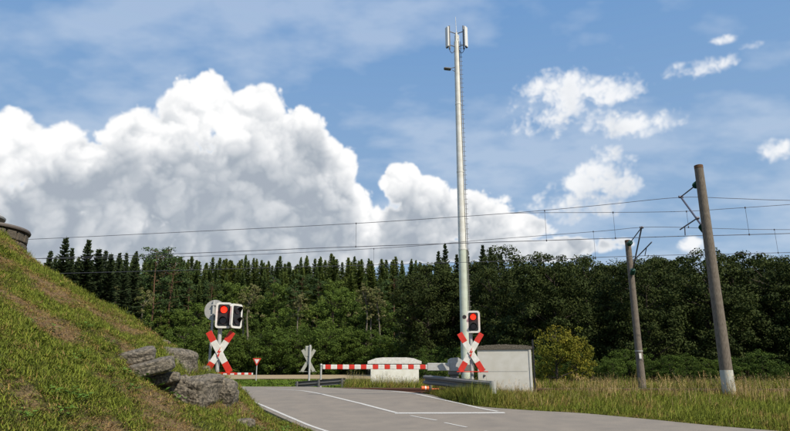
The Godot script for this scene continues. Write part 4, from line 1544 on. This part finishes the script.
func make_mast() -> void:
	var at := V(3.9, height(3.9, 34.0), 34.0)
	var s := base("radio_mast", at, "tall slender white radio mast with antennas behind the crossing", "mast")
	var y0 := at.y
	var mb := MB.new()
	var cut := 8.5 - y0
	var prof := [[0.0, -0.2], [0.275, -0.2]]
	for i in 9:
		var t := i / 8.0
		prof.append([lerpf(0.268, 0.24, t), cut * t])
	mb.lathe(Vector3.ZERO, prof, 28)
	part(mb, "lower_shaft", M.mast_green, s)
	mb = MB.new()
	prof = []
	var topy := 21.9 - y0
	for i in 13:
		var t := i / 12.0
		prof.append([lerpf(0.238, 0.165, t), lerpf(cut, topy, t)])
	prof.append([0.0, topy + 0.02])
	mb.lathe(Vector3.ZERO, prof, 28)
	part(mb, "upper_shaft", M.mast, s)
	for yy in [cut, 13.2 - y0, 17.6 - y0]:
		mb = MB.new()
		var r0: float = lerpf(0.238, 0.165, clampf((yy - cut) / (topy - cut), 0, 1)) + 0.012
		mb.lathe(Vector3.ZERO, [[r0 - 0.02, yy - 0.05], [r0, yy - 0.05], [r0, yy + 0.05], [r0 - 0.02, yy + 0.05]], 24)
		part(mb, "flange", M.mast, s)
	# climbing rail with rungs on the right
	mb = MB.new()
	mb.tube(Vector3(0.31, 2.0, 0.05), Vector3(0.235, topy, 0.05), 0.02, 0.02, 6)
	var k := 2.2
	while k < topy:
		var t := k / topy
		var x := lerpf(0.315, 0.235, t)
		mb.tube(Vector3(x - 0.14, k, 0.05), Vector3(x + 0.11, k, 0.05), 0.013, 0.013, 5)
		k += 0.3
	part(mb, "climbing_rail", M.galv_dark, s)
	mb = MB.new()
	mb.tube(Vector3(0.20, 1.5, 0.17), Vector3(0.13, topy - 0.4, 0.13), 0.02, 0.02, 6)
	part(mb, "cable", M.black, s)
	mb = MB.new()
	mb.tube(Vector3(0, topy, 0), Vector3(0, topy + 0.62, 0), 0.10, 0.085, 14)
	mb.tube(Vector3(0, topy + 0.62, 0), Vector3(-0.02, 23.7 - y0, 0), 0.02, 0.012, 8)
	part(mb, "tip_pole", M.mast, s)
	# antennas: [angle, panel tilt]
	for a in [[PI * 1.17, 0.62], [-0.62, 0.58], [PI * 0.45, 0.5]]:
		var dir := Vector3(cos(a[0]), 0, -sin(a[0]))
		var o: Vector3 = dir * a[1] + Vector3(0, 22.02 - y0, 0)
		var bs := Basis(dir.cross(Vector3.UP), Vector3.UP, -dir).orthonormalized()
		mb = MB.new()
		mb.box(o + dir * 0.10, Vector3(0.30, 1.42, 0.12), 0.03, bs)
		var an := part(mb, "antenna_panel", M.antenna, s)
		mb = MB.new()
		mb.box(o + dir * 0.10 + Vector3(0, -0.73, 0), Vector3(0.2, 0.05, 0.09), 0.01, bs)
		part(mb, "end_cap", M.black, an)
		mb = MB.new()
		mb.tube(o + Vector3(0, -0.8, 0) - dir * 0.08, o + Vector3(0, 0.85, 0) - dir * 0.08, 0.045, 0.045, 8)
		for yy in [-0.5, 0.45]:
			mb.tube(Vector3(0, o.y + yy, 0), o + Vector3(0, yy, 0), 0.028, 0.028, 8)
		part(mb, "bracket", M.galv_dark, s)
		mb = MB.new()
		var cb := []
		for i in 9:
			var t := i / 8.0
			cb.append((o + Vector3(0, -0.74, 0)).lerp(Vector3(dir.x * 0.15, o.y - 0.7, dir.z * 0.15), t) + Vector3(0, -0.3 * sin(PI * t), 0))
		mb.path(cb, 0.018, 5)
		part(mb, "jumper_cable", M.black, s)
	# obstruction lamp arm
	mb = MB.new()
	mb.tube(Vector3(-0.1, 20.12 - y0, 0), Vector3(-0.42, 20.05 - y0, 0.02), 0.025, 0.025, 8)
	mb.tube(Vector3(-0.1, 19.78 - y0, 0), Vector3(-0.34, 19.95 - y0, 0.02), 0.018, 0.018, 8)
	var arm := part(mb, "lamp_arm", M.galv_dark, s)
	mb = MB.new()
	mb.box(Vector3(-0.62, 20.0 - y0, 0.02), Vector3(0.46, 0.13, 0.28), 0.05, Basis(Vector3.BACK, -0.12))
	part(mb, "floodlight", M.galv_dark, arm)

func catenary_pole(x: float, d: float, top: float, r0: float, r1: float, dir: float, knee_y: float, ins_up: float, ins_low: float, contact_y: float, reach: float, tip_out: float, label: String, painted: bool) -> void:
	var y0 := height(x, d)
	var s := base("catenary_pole", V(x, y0, d), label, "pole", "catenary poles beside the tracks")
	var ax := Vector3(0.1445, 0, -0.9895) * dir
	var mb := MB.new()
	var h := top - y0
	var band := 1.68 - y0 if painted else 0.0
	mb.lathe(Vector3.ZERO, [[lerpf(r0, r1, band / h), band], [lerpf(r0, r1, 0.5), h * 0.5], [r1, h - 0.12]], 18)
	part(mb, "shaft", M.wood, s)
	mb = MB.new()
	mb.lathe(Vector3.ZERO, [[r1 + 0.003, h - 0.12], [r1 + 0.003, h - 0.015], [r1 * 0.8, h], [0.0, h]], 18)
	part(mb, "top_cap", M.wood_rust, s)
	if painted:
		mb = MB.new()
		mb.lathe(Vector3.ZERO, [[r0 + 0.004, -0.3], [r0 + 0.004, 0.0], [lerpf(r0, r1, band / h) + 0.004, band], [lerpf(r0, r1, band / h) - 0.01, band + 0.002]], 18)
		part(mb, "painted_foot", M.pole_paint, s)
	else:
		mb = MB.new()
		mb.lathe(Vector3.ZERO, [[r0, -0.3], [r0, 0.0]], 18)
		part(mb, "foot", M.wood, s)
		mb = MB.new()
		mb.box(Vector3(-0.02, 2.32 - y0, 0.17), Vector3(0.1, 0.24, 0.01), 0.002)
		part(mb, "number_plate", M.white, s)
		mb = MB.new()
		mb.lathe(Vector3.ZERO, [[0.165, 2.52 - y0], [0.172, 2.52 - y0], [0.172, 2.56 - y0], [0.165, 2.56 - y0]], 16)
		part(mb, "strap", M.galv, s)
	# cantilever
	var up := Vector3(0, ins_up - y0, 0)
	var low := Vector3(0, ins_low - y0, 0)
	var knee := ax * reach + Vector3(0, knee_y - y0, 0)
	for q in [[up, knee], [low, knee]]:
		mb = MB.new()
		var dv: Vector3 = (q[1] - q[0]).normalized()
		var st: Vector3 = q[0] + ax * (r1 * 1.15)
		mb.tube(st, st + dv * 0.1, 0.04, 0.04, 8)
		for i in 5:
			mb.tube(st + dv * (0.08 + i * 0.06), st + dv * (0.12 + i * 0.06), 0.115, 0.08, 12)
		part(mb, "insulator", M.insulator, s)
	mb = MB.new()
	mb.tube(up + ax * r1, knee, 0.022, 0.022, 8)
	part(mb, "top_tie", M.steel, s)
	mb = MB.new()
	mb.tube(low + ax * r1, knee + (knee - low).normalized() * 0.06, 0.032, 0.032, 8)
	mb.tube(knee - Vector3(0.07, 0, 0), knee + Vector3(0.07, 0, 0), 0.05, 0.05, 8)
	part(mb, "strut", M.steel, s)
	var j := low.lerp(knee, 0.34)
	var tip := ax * (reach + tip_out) + Vector3(0, contact_y + 0.34 - y0, 0)
	mb = MB.new()
	mb.tube(j, tip, 0.024, 0.024, 8)
	part(mb, "registration_tube", M.steel, s)
	mb = MB.new()
	var fix := j.lerp(tip, 0.72)
	mb.tube(fix, ax * reach * 1.02 + Vector3(0, contact_y - y0 + 0.02, 0), 0.018, 0.018, 6)
	part(mb, "steady_arm", M.steel, s)
	mb = MB.new()
	mb.tube(j - Vector3(0.05, 0, 0), j + Vector3(0.05, 0, 0), 0.05, 0.05, 8)
	part(mb, "clamp", M.steel, s)

func wire(label: String, pts: Array, r: float) -> void:
	var mb := MB.new()
	var ctrl := pts
	var o: Vector3 = ctrl[0]
	var out := []
	for i in ctrl.size() - 1:
		for k in 5:
			var a: Vector3 = ctrl[maxi(i - 1, 0)]
			var d: Vector3 = ctrl[mini(i + 2, ctrl.size() - 1)]
			var t := k / 5.0
			out.append(ctrl[i].cubic_interpolate(ctrl[i + 1], a, d, t) - o)
	out.append(ctrl[ctrl.size() - 1] - o)
	mb.path(out, r, 5)
	var w := solo(mb, "overhead_wire", M.wire, o)
	tag(w, label, "wire", "overhead wires")

func make_railway() -> void:
	catenary_pole(9.99, 18.7, 8.22, 0.185, 0.135, 1.0, 7.73, 7.66, 6.02, 6.30, 2.05, 0.5, "nearer wooden catenary pole with pale painted foot in the grass", true)
	catenary_pole(10.86, 27.4, 7.60, 0.165, 0.13, -1.0, 7.58, 7.36, 5.95, 6.34, 2.62, 1.25, "rear wooden catenary pole with small white number plate", false)
	var nd := func(x: float) -> float: return 22.3 - 0.146 * x
	var fd := func(x: float) -> float: return 26.3 - 0.146 * x
	var line := func(f: Callable, q: Array) -> Array:
		var o := []
		for p in q:
			o.append(V(p[0], p[1], f.call(p[0])))
		return o
	wire("upper carrying wire strung along the nearer track at its pole", line.call(nd, [[-60, 7.72], [-48, 7.35], [-38, 7.12], [-26, 7.0], [-16.2, 7.0], [-9.1, 7.08], [-2.1, 7.18], [2.46, 7.31], [5.0, 7.41], [7.5, 7.55], [10.25, 7.73], [12.0, 7.62], [14.0, 7.46], [20, 7.1], [30, 6.95], [45, 7.3]]), 0.0105)
	wire("second sagging carrying wire just below the nearer pole's knee", line.call(nd, [[4.2, 7.375], [5.6, 7.345], [7.5, 7.276], [10.2, 7.207], [11.9, 7.25], [13.9, 7.32], [20, 7.55], [30, 7.8]]), 0.0095)
	wire("straight contact wire hanging above the nearer track", line.call(nd, [[-60, 6.15], [-30, 6.15], [-10.7, 6.19], [-2.1, 6.27], [10.3, 6.30], [14, 6.28], [45, 6.25]]), 0.0125)
	wire("carrying wire strung along the far track from the rear pole's knee", line.call(fd, [[-30, 7.4], [-18, 7.0], [-8, 6.88], [-0.2, 7.02], [3.7, 7.23], [5.4, 7.31], [8.8, 7.47], [10.82, 7.58], [13.5, 7.42], [16.2, 7.28], [26, 6.95], [45, 7.3]]), 0.0105)
	wire("lowest contact wire above the far track just over the treetops", line.call(fd, [[-40, 6.2], [0.6, 6.26], [8.7, 6.34], [12.2, 6.35], [16, 6.33], [45, 6.3]]), 0.0115)
	var dr := [["near", -1.5, 7.19, 6.275], ["near", 7.95, 7.26, 6.30], ["near", 12.4, 7.262, 6.285], ["near", 5.55, 7.42, 6.29], ["far", -0.95, 6.99, 6.25], ["far", 8.5, 7.46, 6.34], ["far", 15.6, 7.3, 6.33], ["near", 10.45, 7.2, 6.62]]
	var names := ["thin dropper wire left of the mast above the nearer track", "thin dropper wire left of the rear catenary pole", "thin dropper wire right of the nearer catenary pole", "short dropper near the knot of the carrying wires", "faint dropper of the far track left of the mast", "faint dropper of the far track beside the rear pole", "faint dropper of the far track at the right picture edge", "faint hanger wire beside the nearer pole's cantilever"]
	for i in dr.size():
		var q: Array = dr[i]
		var d: float = nd.call(q[1]) if q[0] == "near" else fd.call(q[1])
		var mb := MB.new()
		mb.tube(Vector3.ZERO, Vector3(0, q[2] - q[3], 0), 0.006, 0.006, 5)
		mb.tube(Vector3(0, -0.03, 0), Vector3(0, 0.03, 0), 0.022, 0.022, 6)
		mb.tube(Vector3(0, q[2] - q[3] - 0.03, 0), Vector3(0, q[2] - q[3] + 0.03, 0), 0.022, 0.022, 6)
		tag(solo(mb, "dropper_wire", M.wire, V(q[1], q[3], d)), names[i], "wire", "droppers between the overhead wires")

# ---------------------------------------------------------------- rocks and the round wall
func rock(label: String, at: Vector3, size: Vector3, yaw: float, pitch: float, roll: float, seed_: int, boxy := 0.38, strata := 0.05) -> void:
	var f := FastNoiseLite.new()
	f.seed = seed_
	f.frequency = 1.3
	f.fractal_octaves = 4
	f.fractal_gain = 0.42
	var f2 := FastNoiseLite.new()
	f2.seed = seed_ + 3
	f2.noise_type = FastNoiseLite.TYPE_CELLULAR
	f2.frequency = 1.5
	f2.cellular_return_type = FastNoiseLite.RETURN_DISTANCE2_SUB
	var nu := 56
	var nv := 36
	var g := []
	for j in nv + 1:
		var row := PackedVector3Array()
		var t := PI * j / nv - PI / 2
		for i in nu:
			var p := TAU * i / nu
			var pw := func(q: float) -> float: return signf(q) * pow(absf(q), boxy)
			var q := Vector3(pw.call(cos(t)) * pw.call(cos(p)), pw.call(sin(t)), pw.call(cos(t)) * pw.call(sin(p)))
			var w := q * size * 0.5
			var k := f.get_noise_3dv(w * 1.1 + Vector3(seed_, 0, 0)) * 0.20 + clampf(f2.get_noise_3dv(w * Vector3(1.0, 1.7, 1.0)) + 0.75, 0.0, 0.35) * 0.30
			# layered ledges
			var ph := w.y * 17.0 + f.get_noise_3dv(w * 0.7) * 6.0
			k += (absf(sin(ph)) - 0.6) * strata * 0.9
			w += q.normalized() * k * minf(size.y, 0.75)
			row.append(w)
		g.append(row)
	var mb := MB.new()
	var bs := Basis.from_euler(Vector3(pitch, yaw, roll))
	for j in nv:
		for i in nu:
			var i2 := (i + 1) % nu
			var a: Vector3 = bs * g[j][i]
			var b: Vector3 = bs * g[j][i2]
			var c: Vector3 = bs * g[j + 1][i2]
			var d: Vector3 = bs * g[j + 1][i]
			for tr in [[a, b, c], [a, c, d]]:
				var nn: Vector3 = (tr[1] - tr[0]).cross(tr[2] - tr[0])
				if nn.length() < 1e-9:
					continue
				nn = nn.normalized()
				if nn.dot((tr[0] + tr[1] + tr[2]) / 3.0) < 0.0:
					nn = -nn
				mb.trin(tr[0], tr[1], tr[2], nn)
	tag(solo(mb, "rock", M.rock, at), label, "rock", "rocks set in the bank")

func make_rocks() -> void:
	rock("upper left flat grey slab of rock jutting from the bank", V(-4.36, 1.83, 9.95), Vector3(0.92, 0.22, 0.6), 0.30, 0.16, 0.20, 11, 0.38, 0.10)
	rock("second smaller slab of rock tucked below the upper slab", V(-3.86, 1.67, 9.75), Vector3(0.70, 0.22, 0.5), 0.25, 0.1, 0.22, 12, 0.38, 0.10)
	rock("upper pale angular rock right below the grassy rim", V(-4.2, 1.75, 11.75), Vector3(0.72, 0.56, 0.8), -0.3, 0.0, -0.02, 13)
	rock("largest grey boulder with a flat top at the foot of the bank", V(-3.62, 1.15, 10.65), Vector3(1.14, 0.76, 1.0), -0.15, 0.02, -0.02, 14, 0.28, 0.07)
	rock("cracked end block leaning on the largest boulder by the road", V(-3.06, 1.10, 11.05), Vector3(0.40, 0.72, 0.7), 0.2, 0.0, -0.20, 15, 0.42)
	rock("small stone lying between the upper rock and the cross", V(-3.78, 1.62, 12.25), Vector3(0.24, 0.22, 0.24), 0.5, 0.0, 0.0, 16)
	rock("tiny white stone on the rim of the bank", V(-4.62, 2.2, 12.4), Vector3(0.16, 0.07, 0.1), 0.2, 0.0, -0.3, 17)
	rock("small half buried stone at the road edge below the boulder", V(-2.45, 0.80, 10.3), Vector3(0.3, 0.14, 0.22), 0.7, 0.0, 0.0, 18)
	rock("narrow stone wedged under the smaller slab", V(-3.75, 1.5, 10.1), Vector3(0.5, 0.16, 0.4), 0.2, 0.0, 0.2, 19)

func make_round_wall() -> void:
	var at := V(-9.93, 4.30, 14.0)
	var s := base("round_stone_wall", at, "round stone wall with dark rim on top of the grassy bank", "wall")
	var R := 0.98
	var k := 0
	var mats := [M.stone, M.rock]
	for course in 5:
		var n := 22
		var y := -0.48 + course * 0.23
		for i in n:
			var a := TAU * (i + 0.5 * (course % 2)) / n
			var r2 := RandomNumberGenerator.new()
			r2.seed = course * 100 + i
			var mb := MB.new()
			var o := Vector3(cos(a), 0, sin(a)) * (R - 0.09 + r2.randf_range(-0.012, 0.012)) + Vector3(0, y, 0)
			mb.box(o, Vector3(0.22, 0.215, 0.262 * r2.randf_range(0.92, 1.0)), 0.025, Basis(Vector3.UP, -a))
			part(mb, "stone", mats[0], s)
			k += 1
	var core := MB.new()
	core.lathe(Vector3.ZERO, [[R - 0.05, -0.6], [R - 0.05, 0.58], [R - 0.3, 0.58], [R - 0.3, 0.2], [0.0, 0.2]], 36)
	part(core, "mortar", M.stone, s)
	var cap := MB.new()
	cap.lathe(Vector3.ZERO, [[R - 0.34, 0.585], [R + 0.06, 0.585], [R + 0.07, 0.62], [R + 0.05, 0.66], [R - 0.34, 0.70], [R - 0.34, 0.585]], 48)
	part(cap, "rim", M.cap, s)
	var pst := MB.new()
	pst.tube(Vector3(-0.35, 0.2, 0), Vector3(-0.35, 1.02, 0), 0.07, 0.06, 12)
	part(pst, "post", M.wood, s)
	var rf := MB.new()
	rf.lathe(Vector3(-0.35, 0, 0), [[0.0, 0.93], [0.76, 0.93], [0.77, 0.97], [0.62, 1.12], [0.3, 1.25], [0.0, 1.3]], 36)
	part(rf, "roof", M.sign_back, s)

# ---------------------------------------------------------------- build
func _ready() -> void:
	# camera
	var cam := Camera3D.new()
	cam.name = "camera"
	cam.fov = 39.52
	cam.far = 4000.0
	cam.near = 0.1
	add_child(cam)
	cam.position = Vector3(0, 1.6, 0)
	cam.rotation_degrees = Vector3(14.7, 0, 0)
	cam.current = true
	# sky and exposure
	var env := Environment.new()
	env.background_mode = Environment.BG_SKY
	var sky := Sky.new()
	var pano := PanoramaSkyMaterial.new()
	pano.panorama = make_sky()
	sky.sky_material = pano
	env.sky = sky
	env.background_energy_multiplier = 0.9
	env.tonemap_mode = Environment.TONE_MAPPER_LINEAR
	env.tonemap_exposure = 1.12
	env.sdfgi_enabled = true
	env.ssao_enabled = true
	env.ssil_enabled = true
	var we := WorldEnvironment.new()
	we.name = "world"
	we.environment = env
	add_child(we)
	# sun: high, from the right and a little behind the camera
	var sun := DirectionalLight3D.new()
	sun.name = "sun"
	sun.light_energy = 1.55
	sun.light_color = Color(1.0, 0.955, 0.88)
	sun.light_angular_distance = 0.53
	sun.shadow_enabled = true
	add_child(sun)
	sun.look_at_from_position(Vector3(0.70, 1.12, 0.78), Vector3.ZERO)

	bump_noise.seed = 3
	bump_noise.frequency = 0.28
	bump_noise.fractal_octaves = 3
	patch_noise.seed = 17
	patch_noise.frequency = 0.55
	patch_noise.fractal_octaves = 4
	make_materials()
	make_road_shape()
	make_terrain()
	make_road()
	make_trees()
	make_mast()
	make_railway()
	make_crossing()
	make_rocks()
	make_round_wall()
	make_grass()
